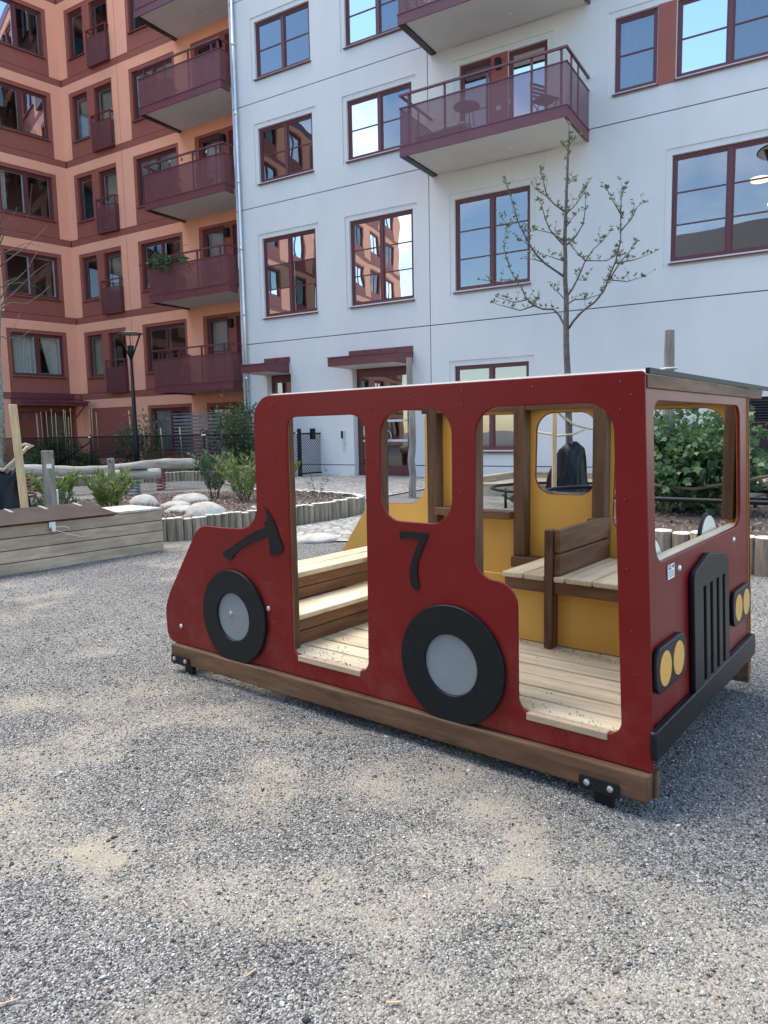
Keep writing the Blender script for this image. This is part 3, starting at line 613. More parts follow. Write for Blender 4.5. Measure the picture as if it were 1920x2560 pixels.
# sand and grit lying on the truck floor
def floor_grit():
    n = 6000
    x = -.05-RNG.random(n)*1.6; y = .03+RNG.random(n)*1.32
    d = np.minimum(np.abs(y-.80), np.abs(y-.03)); k = RNG.random(n) < np.exp(-d/.055)+.10*(fbm(x*6, y*6, 2) > .55); x, y = x[k], y[k]
    me_co = []; me_f = []
    for a, b in zip(x, y):
        s = random.uniform(.0018, .0052); i = len(me_co)
        if b > .81 and b < .845: continue
        z = .2462; me_co += [(a+s*random.uniform(.6, 1), b, z), (a-s, b+s*random.uniform(-.4, .4), z), (a, b+s, z), (a, b-s*.8, z), (a, b, z+s*.9)]
        me_f += [(i, i+2, i+4), (i+2, i+1, i+4), (i+1, i+3, i+4), (i+3, i, i+4)]
    me = bpy.data.meshes.new('grit'); me.from_pydata(me_co, [], me_f)
    a = me.attributes.new('tone', 'FLOAT', 'POINT'); a.data.foreach_set('value', np.repeat(RNG.random(len(me_co)//5), 5).astype(np.float32))
    o = link('grit', me, 'stones'); o.location = B0; o.rotation_euler = (0, 0, A_T); stuff(o); return tag(o, 'loose grit trodden onto the floor boards of the red play truck', 'grit')
floor_grit()
# ================================================================ buildings
def grid_wall(name, m, parent, fr, u0, u1, z0, z1, holes, off0=0.0, thick=.25, bevel=0):
    """wall panel with rectangular holes; front face at off0, reveals run back by thick"""
    us = sorted({u0, u1, *[h[0] for h in holes if u0 < h[0] < u1], *[h[1] for h in holes if u0 < h[1] < u1]})
    zs = sorted({z0, z1, *[h[2] for h in holes if z0 < h[2] < z1], *[h[3] for h in holes if z0 < h[3] < z1]})
    def solid(i, j):
        if i < 0 or j < 0 or i >= len(us)-1 or j >= len(zs)-1: return False
        cu = (us[i]+us[i+1])/2; cz = (zs[j]+zs[j+1])/2
        return not any(h[0] < cu < h[1] and h[2] < cz < h[3] for h in holes)
    mb = MB(fr); a, b = off0, off0-thick
    for i in range(len(us)-1):
        for j in range(len(zs)-1):
            if not solid(i, j): continue
            x0, x1, y0, y1 = us[i], us[i+1], zs[j], zs[j+1]
            mb.quad((x0, a, y0), (x1, a, y0), (x1, a, y1), (x0, a, y1))
            if not solid(i-1, j): mb.quad((x0, b, y0), (x0, a, y0), (x0, a, y1), (x0, b, y1))
            if not solid(i+1, j): mb.quad((x1, a, y0), (x1, b, y0), (x1, b, y1), (x1, a, y1))
            if not solid(i, j-1): mb.quad((x0, b, y0), (x1, b, y0), (x1, a, y0), (x0, a, y0))
            if not solid(i, j+1): mb.quad((x0, a, y1), (x1, a, y1), (x1, b, y1), (x0, b, y1))
    # merge coincident vertices so that normals come out consistent
    me = bpy.data.meshes.new(name); me.from_pydata(mb.v, [], mb.f)
    bm = bmesh.new(); bm.from_mesh(me); bmesh.ops.remove_doubles(bm, verts=bm.verts, dist=1e-4); bmesh.ops.recalc_face_normals(bm, faces=bm.faces); bm.to_mesh(me); bm.free()
    return link(name, me, m, parent)

def curtain_mesh(fr, u0, u1, z0, z1, off, amp=.035, pitch=.11, gather=0.0):
    mb = MB(); n = max(8, int((u1-u0)/pitch*6)); zz = [z0, z0+(z1-z0)*.5, z1]
    for k in range(n+1):
        for z in zz:
            s = 1-gather*(z1-z)/(z1-z0); u = u0+(u1-u0)*k/n*s
            mb.v.append(fr(u, off+amp*math.sin(6.283*k/6+.7*math.sin(k*.37))*(1.1-.4*(z-z0)/(z1-z0)), z))
    for k in range(n):
        for j in range(2): i = k*3+j; mb.f.append((i, i+3, i+4, i+1))
    return mb

def window(parent, fr, u0, u1, z0, z1, cols=2, rows=2, off=-.09, fw=.062, cover=None, sill=True, fmat='frame', inner_white=False, deep=.06, colw=None):
    """frame (part) > pane, sill, blind or curtain"""
    edges = [u0+fw]; 
    mul = .085
    cw = colw or [1.0/cols]*cols
    inner = u1-u0-2*fw-mul*(cols-1); spans = []; x = u0+fw
    for c in range(cols): spans.append((x, x+inner*cw[c])); x += inner*cw[c]+mul
    mb = MB(fr); o0, o1 = off-deep, off
    mb.box(u0, u1, o0, o1, z0, z0+fw); mb.box(u0, u1, o0, o1, z1-fw, z1)
    mb.box(u0, u0+fw, o0, o1, z0+fw, z1-fw); mb.box(u1-fw, u1, o0, o1, z0+fw, z1-fw)
    for c in range(cols-1): mb.box(spans[c][1], spans[c+1][0], o0, o1+.006, z0+fw, z1-fw)
    gz0, gz1 = z0+fw, z1-fw; sw = .035; bar = .028
    for a, b in spans:      # sashes
        mb.box(a, b, o0, o1-.014, gz0, gz0+sw); mb.box(a, b, o0, o1-.014, gz1-sw, gz1)
        mb.box(a, a+sw, o0, o1-.014, gz0+sw, gz1-sw); mb.box(b-sw, b, o0, o1-.014, gz0+sw, gz1-sw)
        for r in range(1, rows):
            z = gz0+sw+(gz1-gz0-2*sw)*r/rows; mb.box(a+sw, b-sw, o0, o1-.018, z-bar/2, z+bar/2)
    w = mb.build('window', fmat, parent)
    for ci, (a, b) in enumerate(spans):
        for r in range(rows):
            h = (gz1-gz0-2*sw)/rows; za = gz0+sw+h*r+(bar/2 if r else 0); zb = gz0+sw+h*(r+1)-(bar/2 if r < rows-1 else 0)
            e = off-.034
            MB(fr).quad((a+sw, e, za), (b-sw, e, za), (b-sw, e, zb), (a+sw, e, zb)).build('pane', 'pane', w)
        if inner_white:
            m2 = MB(fr); i0, i1 = off-.12, off-.062
            m2.box(a, b, i0, i1, gz0, gz0+.05); m2.box(a, b, i0, i1, gz1-.05, gz1); m2.box(a, a+.06, i0, i1, gz0+.05, gz1-.05); m2.box(b-.06, b, i0, i1, gz0+.05, gz1-.05)
            m2.build('inner_frame', 'white', w)
        cv = cover[ci] if isinstance(cover, (list, tuple)) else cover
        if cv == 'blind': MB(fr).quad((a+.01, off-.10, gz0+.02), (b-.01, off-.10, gz0+.02), (b-.01, off-.10, gz1), (a+.01, off-.10, gz1)).build('blind', 'blind', w)
        elif cv == 'blind_dark': MB(fr).quad((a+.01, off-.10, gz0+.02), (b-.01, off-.10, gz0+.02), (b-.01, off-.10, gz1), (a+.01, off-.10, gz1)).build('blind', 'blind_dark', w)
        elif cv == 'half': MB(fr).quad((a+.01, off-.10, gz1-.32*(gz1-gz0)), (b-.01, off-.10, gz1-.32*(gz1-gz0)), (b-.01, off-.10, gz1), (a+.01, off-.10, gz1)).build('blind', 'blind', w)
        elif cv == 'curtain': curtain_mesh(fr, a, b, gz0, gz1, off-.22).build('curtain', 'curtain', w, smooth=True)
        elif cv == 'sheer': curtain_mesh(fr, a, b, gz0, gz1, off-.20, .025, .09).build('curtain', 'curtain_white', w, smooth=True)
        elif cv == 'side': curtain_mesh(fr, b-.32*(b-a), b, gz0, gz1, off-.22, .03, .08).build('curtain', 'curtain', w, smooth=True)
        elif cv == 'tied': curtain_mesh(fr, a, a+.8*(b-a), gz0, gz1, off-.22, .04, .10, .45).build('curtain', 'curtain', w, smooth=True)
    if sill:
        m2 = MB(fr); so = .045
        m2.quadbox([fr(u0-.03, off-.02, z0-.045), fr(u1+.03, off-.02, z0-.045), fr(u1+.03, so, z0-.075), fr(u0-.03, so, z0-.075), fr(u0-.03, off-.02, z0-.002), fr(u1+.03, off-.02, z0-.002), fr(u1+.03, so, z0-.045), fr(u0-.03, so, z0-.045)])
        m2.build('sill', fmat, w)
    return w

def simple_window(parent, fr, u0, u1, z0, z1, off=-.10):
    m = MB(fr); c = (u0+u1)/2
    m.box(u0, u1, off-.06, off, z0, z0+.09); m.box(u0, u1, off-.06, off, z1-.09, z1); m.box(u0, u0+.09, off-.06, off, z0+.09, z1-.09); m.box(u1-.09, u1, off-.06, off, z0+.09, z1-.09); m.box(c-.06, c+.06, off-.06, off, z0+.09, z1-.09)
    f = m.build('window', 'frame', parent)
    MB(fr).quad((u0+.09, off-.03, z0+.09), (u1-.09, off-.03, z0+.09), (u1-.09, off-.03, z1-.09), (u0+.09, off-.03, z1-.09)).build('pane', 'pane', f)

def balcony(parent, fr, u0, u1, zb, depth, posts, name='balcony', right_to=0.0, perf='perf'):
    """cantilevered balcony: slab > fascia, perforated panel, rail, posts"""
    s = MB(fr).box(u0+.16, u1-.10, .0, depth-.05, zb+.035, zb+.20).build(name, 'soffit', parent)
    m = MB(fr); m.box(u0, u1, depth-.03, depth, zb, zb+.22); m.box(u1-.03, u1, right_to, depth-.03, zb, zb+.22); m.box(u0, u0+.03, 0, depth-.03, zb, zb+.22)
    m.box(u0-.012, u1+.012, depth-.035, depth+.014, zb+.2203, zb+.236); m.box(u1-.035, u1+.014, right_to, depth-.035, zb+.2203, zb+.236); m.box(u0-.014, u0+.035, 0, depth-.035, zb+.2203, zb+.236)
    m.build('fascia', 'sheet', s)
    m = MB(fr); m.box(u0+.035, u0+.155, 0, depth-.035, zb-.004, zb+.06); m.build('edge_channel', 'steel_dark', s)
    zp0, zp1, zr = zb+.24, zb+1.06, zb+1.37
    m = MB(fr); m.box(u0+.01, u1-.01, depth-.02, depth-.016, zp0, zp1); m.build('perforated_panel', perf, s)
    m = MB(fr); m.box(u1-.016, u1-.012, right_to, depth-.02, zp0, zp1); m.build('perforated_panel', perf, s)
    m = MB(fr); m.box(u0+.012, u0+.016, 0, depth-.02, zp0, zp1); m.build('perforated_panel', perf, s)
    m = MB(fr)
    m.box(u0, u1, depth-.045, depth+.005, zr-.045, zr); m.box(u0, u0+.05, 0.0, depth-.045, zr-.045, zr); m.box(u1-.05, u1, right_to, depth-.045, zr-.045, zr)
    m.box(u0-.005, u1+.005, depth-.03, depth+.004, zp1+.0005, zp1+.022); m.box(u0, u0+.028, 0.0, depth-.03, zp1+.0005, zp1+.022); m.box(u1-.028, u1, right_to, depth-.03, zp1+.0005, zp1+.022)
    m.build('handrail', 'sheet', s)
    for p in posts:
        MB(fr).box(p-.022, p+.022, depth-.075, depth-.036, zb+.2, zr-.046).build('baluster', 'sheet', s)
    for o in (.45*depth, .75*depth):
        for u in (u0+.02, u1-.055):
            if u > u0+.5 and o < right_to: continue
            MB(fr).box(u, u+.035, o, o+.035, zb+.2, zr-.046).build('baluster', 'sheet', s)
    MB(fr).tube([fr((u0+u1)/2+.35, depth*.35, zb+.032), fr((u0+u1)/2+.35, depth*.35, zb+.0345)], .05, 12).build('soffit_vent', 'white', s)
    return s

# ---------------------------------------------------------------- pale building
def build_pale():
    b = thing('apartment_building', 'pale grey plastered apartment block with maroon windows and deep balconies', 'building', P0, A_F)
    fr = ident; S = 2.86
    UL, UR = -6.10, 14.0
    lv = [3.92, 7.81, 10.675, 13.535, 16.4]
    wins = []   # (u0,u1,z0,z1,cols,rows,cover)
    for k in range(3):
        d = k*S
        wins += [(-5.18, -3.23, 8.46+d, 9.96+d, 2, 2, [['blind_dark', 'blind_dark'], ['blind', 'blind_dark'], None][k])]
        wins += [(-2.09, -.11, 8.46+d, 9.97+d, 2, 2, [['blind', None], ['blind', 'blind'], None][k])]
        wins += [(4.92, 5.80, 8.44+d, 9.97+d, 1, 2, ['sheer', None, None][k]), (6.18, 8.20, 8.44+d, 9.97+d, 2, 2, ['sheer', None, None][k])]
        wins += [(10.4, 12.4, 8.46+d, 9.97+d, 2, 2, None)]
    wins += [(-5.17, -3.23, 4.66, 6.90, 2, 3, ['blind', 'half']), (-2.09, -.12, 4.66, 6.90, 2, 3, [None, 'blind']), (1.06, 3.02, 4.70, 6.90, 2, 3, None), (6.15, 8.40, 4.73, 6.91, 2, 3, None), (10.4, 12.4, 4.70, 6.90, 2, 3, None)]
    wins += [(1.02, 3.0, .72, 2.85, 2, 2, None)]
    bdoors = [(1.22, 2.05, 7.80+k*S, 9.98+k*S, 2.47, 3.42) for k in range(3)]
    doors = [(-5.16, -4.25, .0, 2.98), (-2.09, -.32, .0, 2.98)]
    g = .13
    holes = [(w[0]-g if w[0] < 5.9 or w[0] > 6.3 or w[3] < 8 else w[0]-.385, w[1]+g, w[2]-.12, w[3]+g) for w in wins]
    # joined window pairs on the right: one hole for narrow window, red panel and wide window
    holes = [(4.92-g, 8.20+g, h[2], h[3]) if (abs(h[0]-(4.92-g)) < .01 or abs(h[0]-(6.18-.385)) < .01) and h[2] > 8 else h for h in holes]
    holes = list(dict.fromkeys(holes))
    holes += [(1.22-g, 3.42+g, d[2]-.25, d[3]+g) for d in bdoors]
    louv = (7.72, 10.3, .10, 1.80)
    dholes = [(d[0], d[1], -.05, d[3]) for d in doors]+[louv]
    vj = [UL, .36, 8.95, UR]; zj = [.32]+lv
    J = .024
    for i in range(len(vj)-1):
        u0 = vj[i]+(J/2 if i else 0); u1 = vj[i+1]-(J/2 if i < len(vj)-2 else 0)
        zz = [-.05]+zj
        for j in range(len(zz)-1):
            z0 = zz[j]+(J/2 if j else 0); z1 = zz[j+1]-J/2
            cuts = sorted((max(h[0], u0), min(h[1], u1)) for h in holes+dholes if h[2] <= z0 and h[3] >= z1 and h[1] > u0 and h[0] < u1)
            s0 = u0
            for c0, c1 in cuts+[(u1, u1)]:
                if c0-s0 > .02: grid_wall('wall_panel', 'plaster', b, fr, s0, c0, z0, z1, [h for h in holes+dholes if h[1] > s0+.001 and h[0] < c0-.001], 0.0, .06)
                s0 = c1
    # backing wall behind the joints, surrounds a little recessed around every window
    solid = [(w[0], w[1], w[2], w[3]) for w in wins]+[(d[0], d[1], d[2], d[3]) for d in bdoors]+[(d[4], d[5], d[2], d[3]) for d in bdoors]
    gm = grid_wall('backing_wall', 'joint', b, fr, UL+.02, UR-.02, -.05, 16.35, [(h[0]-.05, h[1]+.05, h[2]-.05, h[3]+.05) for h in holes+dholes], -.045, .04)
    for h in holes:
        ins = [s for s in solid if s[0] > h[0]-.01 and s[1] < h[1]+.01 and s[2] > h[2]-.01 and s[3] < h[3]+.3]
        grid_wall('window_surround', 'plaster', b, fr, h[0]+.001, h[1]-.001, h[2]+.001, h[3]-.001, ins, -.020, .28)
    for w in wins:
        window(b, fr, *w[:4], cols=w[4], rows=w[5], cover=w[6])
    for k in range(3):
        d = k*S
        MB(fr).box(5.81, 6.17, -.07, -.003, 8.37+d, 9.97+d).build('spandrel_panel', 'oxide', b)
    # balconies with glazed doors
    for k, d in enumerate(bdoors):
        w = window(b, fr, d[0], d[1], d[2]+.05, d[3], 1, 2, cover='half' if k == 0 else 'blind', sill=False)
        w = window(b, fr, d[4], d[5], d[2]+.05, d[3], 1, 1, cover='half' if k == 0 else None, sill=False)
        w.name = 'balcony_door'
        MB(fr).tube([fr(d[4]+.03, -.05, d[2]+1.0), fr(d[4]+.03, -.05, d[2]+1.13)], .012, 8).build('handle', 'white', w)
        MB(fr).box(d[1]+.002, d[4]-.002, -.07, -.003, d[2]+.05, d[3]).build('spandrel_panel', 'oxide', b)
        MB(fr).box(d[1]+.14, d[1]+.26, -.012, .11, d[3]-.36, d[3]-.13).build('wall_lamp', 'blackm', b, bevel=.004)
        MB(fr).box(d[1]+.13, d[1]+.25, -.014, .01, d[2]+.92, d[2]+1.02).build('socket_box', 'white', b, bevel=.004)
        balcony(b, fr, .45, 4.39, 7.55+k*S, 1.6, (.68, 1.60, 2.62, 3.62, 4.25), perf='perf_open')
    # rainwater pipe
    m = MB(); pts = [(-5.885, -.085, z) for z in (0.12, 5, 10, 16.2)]; m.tube(pts, .05, 12)
    for z in [1.0+1.9*i for i in range(8)]:
        m.tube([(-5.885, -.085, z-.05), (-5.885, -.085, z+.05)], .056, 12); m.bar((-5.885, -.02, z), (-5.80, -.10, z), .012, .03)
    m.build('drainpipe', 'galv', b, smooth=True)
    # side wall, roof, inside
    grid_wall('side_wall', 'plaster', b, lambda u, o, z: (UL-o*0+.0, u, z), 0.062, 12, -.05, 16.4, [], 0, .06)
    MB().box(UL+.03, UR, -.03, 12, 16.402, 16.75).build('parapet', 'sheet', b)
    m = MB()
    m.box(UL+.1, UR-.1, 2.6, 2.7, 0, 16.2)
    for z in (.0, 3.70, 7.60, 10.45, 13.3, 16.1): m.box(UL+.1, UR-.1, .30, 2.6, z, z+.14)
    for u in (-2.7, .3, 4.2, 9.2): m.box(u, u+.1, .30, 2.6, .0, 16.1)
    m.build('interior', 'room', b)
    # entrance canopies and doors
    for (u0, u1, w0, w1) in ((-5.27, -4.30, -5.22, -4.26), (-2.20, -.16, -2.17, -.16)):
        m = MB(fr)
        m.quadbox([fr(u0, 0, 2.99), fr(u1, 0, 2.99), fr(u1, 1.0, 2.97), fr(u0, 1.0, 2.97), fr(u0, 0, 3.27), fr(u1, 0, 3.27), fr(u1, 1.0, 3.19), fr(u0, 1.0, 3.19)])
        m.quadbox([fr(u0-.015, 0, 3.273), fr(u1+.015, 0, 3.273), fr(u1+.015, 1.03, 3.192), fr(u0-.015, 1.03, 3.192), fr(u0-.015, 0, 3.29), fr(u1+.015, 0, 3.29), fr(u1+.015, 1.03, 3.21), fr(u0-.015, 1.03, 3.21)])
        m.box(w0, w1, .001, .03, 3.291, 3.45)
        n = max(2, int((u1-u0)/.5))
        for k in range(1, n): x = w0+(w1-w0)*k/n; m.box(x-.008, x+.008, .03, .045, 3.292, 3.45)
        c = m.build('canopy', 'sheet', b)
        MB(fr).box(u0+.05, u1-.05, .0, .95, 2.958, 2.972).build('canopy_soffit', 'soffit', c)
    def glazed_door(u0, u1, leaves):
        off = -.20; m = MB(fr); zt = 2.97
        m.box(u0, u1, off-.06, off, zt-.23, zt); m.box(u0, u0+.07, off-.06, off, .0, zt-.23); m.box(u1-.07, u1, off-.06, off, .0, zt-.23); m.box(u0+.07, u1-.07, off-.06, off, 2.10, 2.17)
        d = m.build('entrance_door', 'frame', b)
        w = (u1-u0-.14)/leaves
        for k in range(leaves):
            a = u0+.07+w*k+.004; e = a+w-.008; m = MB(fr)
            m.box(a, e, off-.05, off-.006, .012, .30); m.box(a, e, off-.05, off-.006, 2.0, 2.09); m.box(a, a+.075, off-.05, off-.006, .30, 2.0); m.box(e-.075, e, off-.05, off-.006, .30, 2.0)
            lf = m.build('door_leaf', 'frame', d)
            MB(fr).quad((a+.075, off-.03, .30), (e-.075, off-.03, .30), (e-.075, off-.03, 2.0), (a+.075, off-.03, 2.0)).build('pane', 'pane', lf)
            for z in (1.52, .98):
                ss = [(a+.08, z+.035)]; nsc = 7; st = (e-a-.16)/nsc; pts = [(a+.08, z+.035), (a+.08, z)]
                for q in range(nsc):
                    for j in range(7): t = math.pi*j/6; pts.append((a+.08+st*(q+.5)-st/2*math.cos(t), z-.032*math.sin(t)))
                pts += [(e-.08, z+.035)]
                sheet('scallop_sticker', [pts], .001, lambda p, q, s: (p, -(off-.027)+s*-1, q), 'white', lf)
            hx = e-.06 if k == 0 else a+.06
            m = MB(); m.tube([fr(hx+.17*math.cos(t)*(-1 if k == 0 else 1), off+.04, 1.10+.17*math.sin(t)) for t in [2*math.pi*i/24 for i in range(25)]], .012, 6, cap=False); m.build('handle', 'galv', lf, smooth=True)
        MB(fr).quad((u0+.07, off-.03, 2.17), (u1-.07, off-.03, 2.17), (u1-.07, off-.03, zt-.23), (u0+.07, off-.03, zt-.23)).build('pane', 'pane', d)
        grid_wall('door_reveal', 'plaster', b, fr, u0-.02, u1+.02, -.05, zt+.02, [(u0, u1, -.06, zt)], -.061, .2)
    glazed_door(-5.15, -4.26, 1); glazed_door(-2.08, -.33, 2)
    # entry phone, letter slot
    e = MB(fr).box(-2.51, -2.38, .0005, .035, 1.06, 1.29).build('entry_phone', 'galv', b, bevel=.006)
    MB(fr).box(-2.50, -2.43, .035, .037, 1.07, 1.27).build('screen', 'blackm', e)
    MB(fr).box(-2.46, -2.37, .0005, .014, .73, .98).build('mail_slot', 'galv', b, bevel=.004)
    # louvred plant room front
    lo = MB(fr).box(7.73, 10.29, -.12, -.10, .10, 1.79).build('plant_room_front', 'steel_dark', b)
    for k in range(8):
        z = 1.335+.056*k; m = MB(); m.quadbox([fr(7.76, -.07, z), fr(10.26, -.07, z), fr(10.26, .01, z-.018), fr(7.76, .01, z-.018), fr(7.76, -.07, z+.014), fr(10.26, -.07, z+.014), fr(10.26, .01, z-.004), fr(7.76, .01, z-.004)]); m.build('louvre', 'louvre', lo)
    m = MB(fr); m.box(7.73, 10.29, -.10, .012, 1.26, 1.30); m.box(7.73, 10.29, -.10, .012, .10, .15); m.box(7.73, 7.76, -.10, .0, .15, 1.26); m.build('frame', 'frame', lo)
    m = MB(); w = .05; h = .024; L = 10.26-7.76
    nrow = int(1.11/h)
    for r in range(nrow):
        pts = []; z = .15+h*r
        nn = int(L/w)
        for k in range(nn+1):
            u = 7.76+w*k; pts.append(fr(u, -.03, z+(h if (k+r) % 2 else 0)))
        for p, q in zip(pts[:-1], pts[1:]): m.bar(p, q, .006, .007)
    m.build('expanded_mesh', 'perfm', lo, recalc=False)
    return b
M['perfm'] = mat('maroon_mesh', (.095, .04, .052), .5)
PALE = build_pale()

def lit_lamp(u, off, z, lab):
    o = MB(); p = facade_pt(u, off, z); n = 20
    o.tube([(p.x, p.y, p.z+.07), (p.x, p.y, p.z+.03), (p.x, p.y, p.z-.03), (p.x, p.y, p.z-.06)], [.05, .19, .17, .05], n)
    x = o.build('ceiling_lamp', M['lampglow'], None, smooth=True); tag(x, lab, 'lamp', 'lit lamps behind the big window'); return x
M['lampglow'] = emit('warm_lamp_glow', (1.0, .66, .26), 2.0)
lit_lamp(7.75, -.9, 6.35, 'lit round lamp behind the middle panes of the big three row window')
lit_lamp(8.05, -1.5, 5.95, 'lit round lamp hanging deeper and lower inside the big three row window')

# ---------------------------------------------------------------- orange building
def build_orange():
    b = thing('apartment_building', 'salmon and oxide red apartment block with an inward corner and stacked balconies', 'building', Q0, A_F)
    a1 = R(228)-A_F; a2 = R(-42)-A_F; c1, s1, c2, s2 = math.cos(a1), math.sin(a1), math.cos(a2), math.sin(a2)
    frR = ident
    frL = lambda u, o, z: (u*c1+o*c2, u*s1+o*s2, z)
    S = 2.86; L0 = 2.66
    lev = [L0+S*k for k in range(6)]
    TOP = lev[-1]+S
    colsL = [.42+3.3*i for i in range(12)]; UE = 40.0
    # salmon piers and lintels, oxide bands, oxide bays
    def wing(fr, uend, bays, ground):
        for k, L in enumerate(lev[:-1]+[lev[-1]]):
            grid_wall('floor_band', 'oxide', b, fr, .012, uend, L+.012, L+.228, [], -.008, .12)
            hs = [(x0, x1, L+.24, L+2.53) for x0, x1, _ in bays]
            grid_wall('wall_panel', 'salmon', b, fr, 0.0, uend, L+.24, L+S, hs, 0.0, .12)
            for x0, x1, holes in bays:
                grid_wall('bay_panel', 'oxide', b, fr, x0+.004, x1-.004, L+.243, L+2.527, [(h[0], h[1], L+h[2], L+h[3]) for h in holes], -.014, .30)
        grid_wall('wall_panel', 'salmon', b, fr, 0.0, uend, -.05, L0, [g[:4] for g in ground], 0.0, .12)
        for g in ground:
            grid_wall('bay_panel', 'oxide', b, fr, g[0]+.004, g[1]-.004, g[2]+.003, g[3]-.003, g[4], -.014, .30)
    HL = [(.56-.42, 2.46-.42, .87, 2.40)]
    baysL = [(c, c+2.18, [(c+.14, c+2.04, .87, 2.40)]) for c in colsL]
    wing(frL, UE, baysL, [(.25, 2.55, -.04, 2.40, [(.35, 2.45, -.05, 2.22)])]+[(c, c+2.18, .4, 2.33, [(c+.14, c+2.04, .75, 2.2)]) for c in colsL[1:]])
    baysR = [(.39, 2.78, [(.54, 1.39, .85, 2.40), (1.78, 2.72, .30, 2.39)]), (3.67, 5.90, [(3.80, 5.78, .84, 2.42)]), (6.65, 9.42, [(6.82, 7.80, .26, 2.44), (8.14, 8.95, .9, 2.40)])]
    wing(frR, 9.43, baysR, [(.43, 2.86, .41, 2.33, []), (3.73, 5.95, .30, 2.33, [(3.86, 5.82, .66, 2.22)]), (6.65, 9.42, -.04, 2.31, [(6.82, 7.80, -.05, 2.17)])])
    MB(frR).box(3.095, 3.107, .0005, .003, .1, TOP).build('panel_joint', 'oxide', b)
    cov = [[None, 'tied'], ['blind_dark', None], [None, None], [None, 'side'], [None, None], None]
    covc = [['tied', 'curtain'], [None, None], [None, 'side'], ['blind_dark', 'side'], [None, None], [None, None]]
    for k, L in enumerate(lev):
        window(b, frL, .56, 2.46, L+.87, L+2.40, 2, 1, off=-.10, cover=covc[k], inner_white=True)
        for c in colsL[1:]: simple_window(b, frL, c+.14, c+2.04, L+.87, L+2.40)
        window(b, frR, .54, 1.39, L+.85, L+2.40, 1, 1, off=-.10, cover=['curtain', 'side', 'side', 'curtain', 'side', None][k], inner_white=True)
        w = window(b, frR, 1.78, 2.72, L+.30, L+2.39, 1, 1, off=-.10, cover=['side', 'curtain', 'curtain', 'curtain', 'side', None][k], sill=False, inner_white=True); w.name = 'french_door'
        window(b, frR, 3.80, 5.78, L+.84, L+2.42, 2, 1, off=-.10, cover=[None, 'side', 'half', 'half', 'half', None][k], inner_white=True)
        w = window(b, frR, 6.82, 7.80, L+.26, L+2.44, 1, 2, off=-.06, cover=['blind', 'blind', 'sheer', None, 'half', None][k], sill=False, fw=.10); w.name = 'balcony_door'
        window(b, frR, 8.14, 8.95, L+.9, L+2.40, 1, 1, off=-.06, cover=None, sill=False)
        MB(frR).box(7.86, 8.02, -.012, .10, L+2.05, L+2.32).build('wall_lamp', 'blackm', b, bevel=.004)
        # french balcony
        u0, u1 = 1.735, 2.80
        j = MB(frR).box(u0, u1, .02, .16, L+.19, L+.235).build('french_balcony', 'sheet', b)
        m = MB(frR); m.box(u0, u1, .156, .160, L+.24, L+1.10); m.box(u1-.004, u1, .0, .156, L+.24, L+1.10); m.box(u0, u0+.004, .0, .156, L+.24, L+1.10); m.build('perforated_panel', 'perf', j)
        m = MB(frR); m.box(u0-.01, u1+.01, .13, .17, L+1.36, L+1.40); m.box(u0, u1, .14, .165, L+1.105, L+1.13)
        for u in (u0, u1-.035): m.box(u, u+.035, .12, .155, L+.236, L+1.36)
        m.box(u1-.04, u1, .0, .13, L+1.36, L+1.40); m.box(u0, u0+.04, .0, .13, L+1.36, L+1.40); m.build('handrail', 'sheet', j)
        if k < 5: balcony(b, frR, 5.95, 9.40, L-.05, 1.6, (6.18, 7.10, 8.10, 9.05, 9.30), right_to=1.22)
    # ground floor
    window(b, frR, 3.86, 5.82, .66, 2.22, 2, 1, off=-.10, cover=['blind', None])
    w = window(b, frR, 6.82, 7.80, .02, 2.17, 1, 2, off=-.06, sill=False, cover='half'); w.name = 'patio_door'
    for c in colsL[1:]: simple_window(b, frL, c+.14, c+2.04, .75, 2.2)
    # entrance on the left wing
    m = MB(frL); o = -.30
    m.box(.35, 2.45, o-.05, o, .0, 2.22); d = m.build('entrance_wall', 'oxide', b)
    m = MB(frL); m.box(.38, 1.40, o, o+.05, .02, .72); m.box(.38, 1.40, o, o+.05, 2.06, 2.2); m.box(.38, .58, o, o+.05, .72, 2.06); m.box(1.25, 1.40, o, o+.05, .72, 2.06); dr = m.build('entrance_door', 'frame', b)
    MB(frL).box(.581, 1.249, o+.01, o+.02, .721, 2.059).build('pane', M['doorpane'], dr)
    for z in (.95, 1.25, 1.55): MB(frL).box(.44, .455, o+.05, o+.062, z, z+.2).build('handle', 'galv', dr)
    MB(frL).box(1.95, 2.2, o, o+.06, 1.98, 2.12).build('sign_box', 'slat', b)
    m = MB()
    m.quadbox([frL(.22, 0, 2.40), frL(2.62, 0, 2.40), frL(2.62, .95, 2.40), frL(.22, .95, 2.40), frL(.22, 0, 2.66), frL(2.62, 0, 2.66), frL(2.62, .95, 2.52), frL(.22, .95, 2.52)])
    m.quadbox([frL(.18, 0, 2.663), frL(2.66, 0, 2.663), frL(2.66, 1.0, 2.515), frL(.18, 1.0, 2.515), frL(.18, 0, 2.68), frL(2.66, 0, 2.68), frL(2.66, 1.0, 2.53), frL(.18, 1.0, 2.53)])
    for k in range(5): u = .2+2.44*k/4; m.quadbox([frL(u-.012, 0, 2.68), frL(u+.012, 0, 2.68), frL(u+.012, 1.0, 2.53), frL(u-.012, 1.0, 2.53), frL(u-.012, 0, 2.71), frL(u+.012, 0, 2.71), frL(u+.012, 1.0, 2.56), frL(u-.012, 1.0, 2.56)])
    m.quadbox([frL(.30, 0, 2.69), frL(2.58, 0, 2.69), frL(2.58, .03, 2.69), frL(.30, .03, 2.69), frL(.30, 0, 2.88), frL(2.58, 0, 2.88), frL(2.58, .03, 2.88), frL(.30, .03, 2.88)])
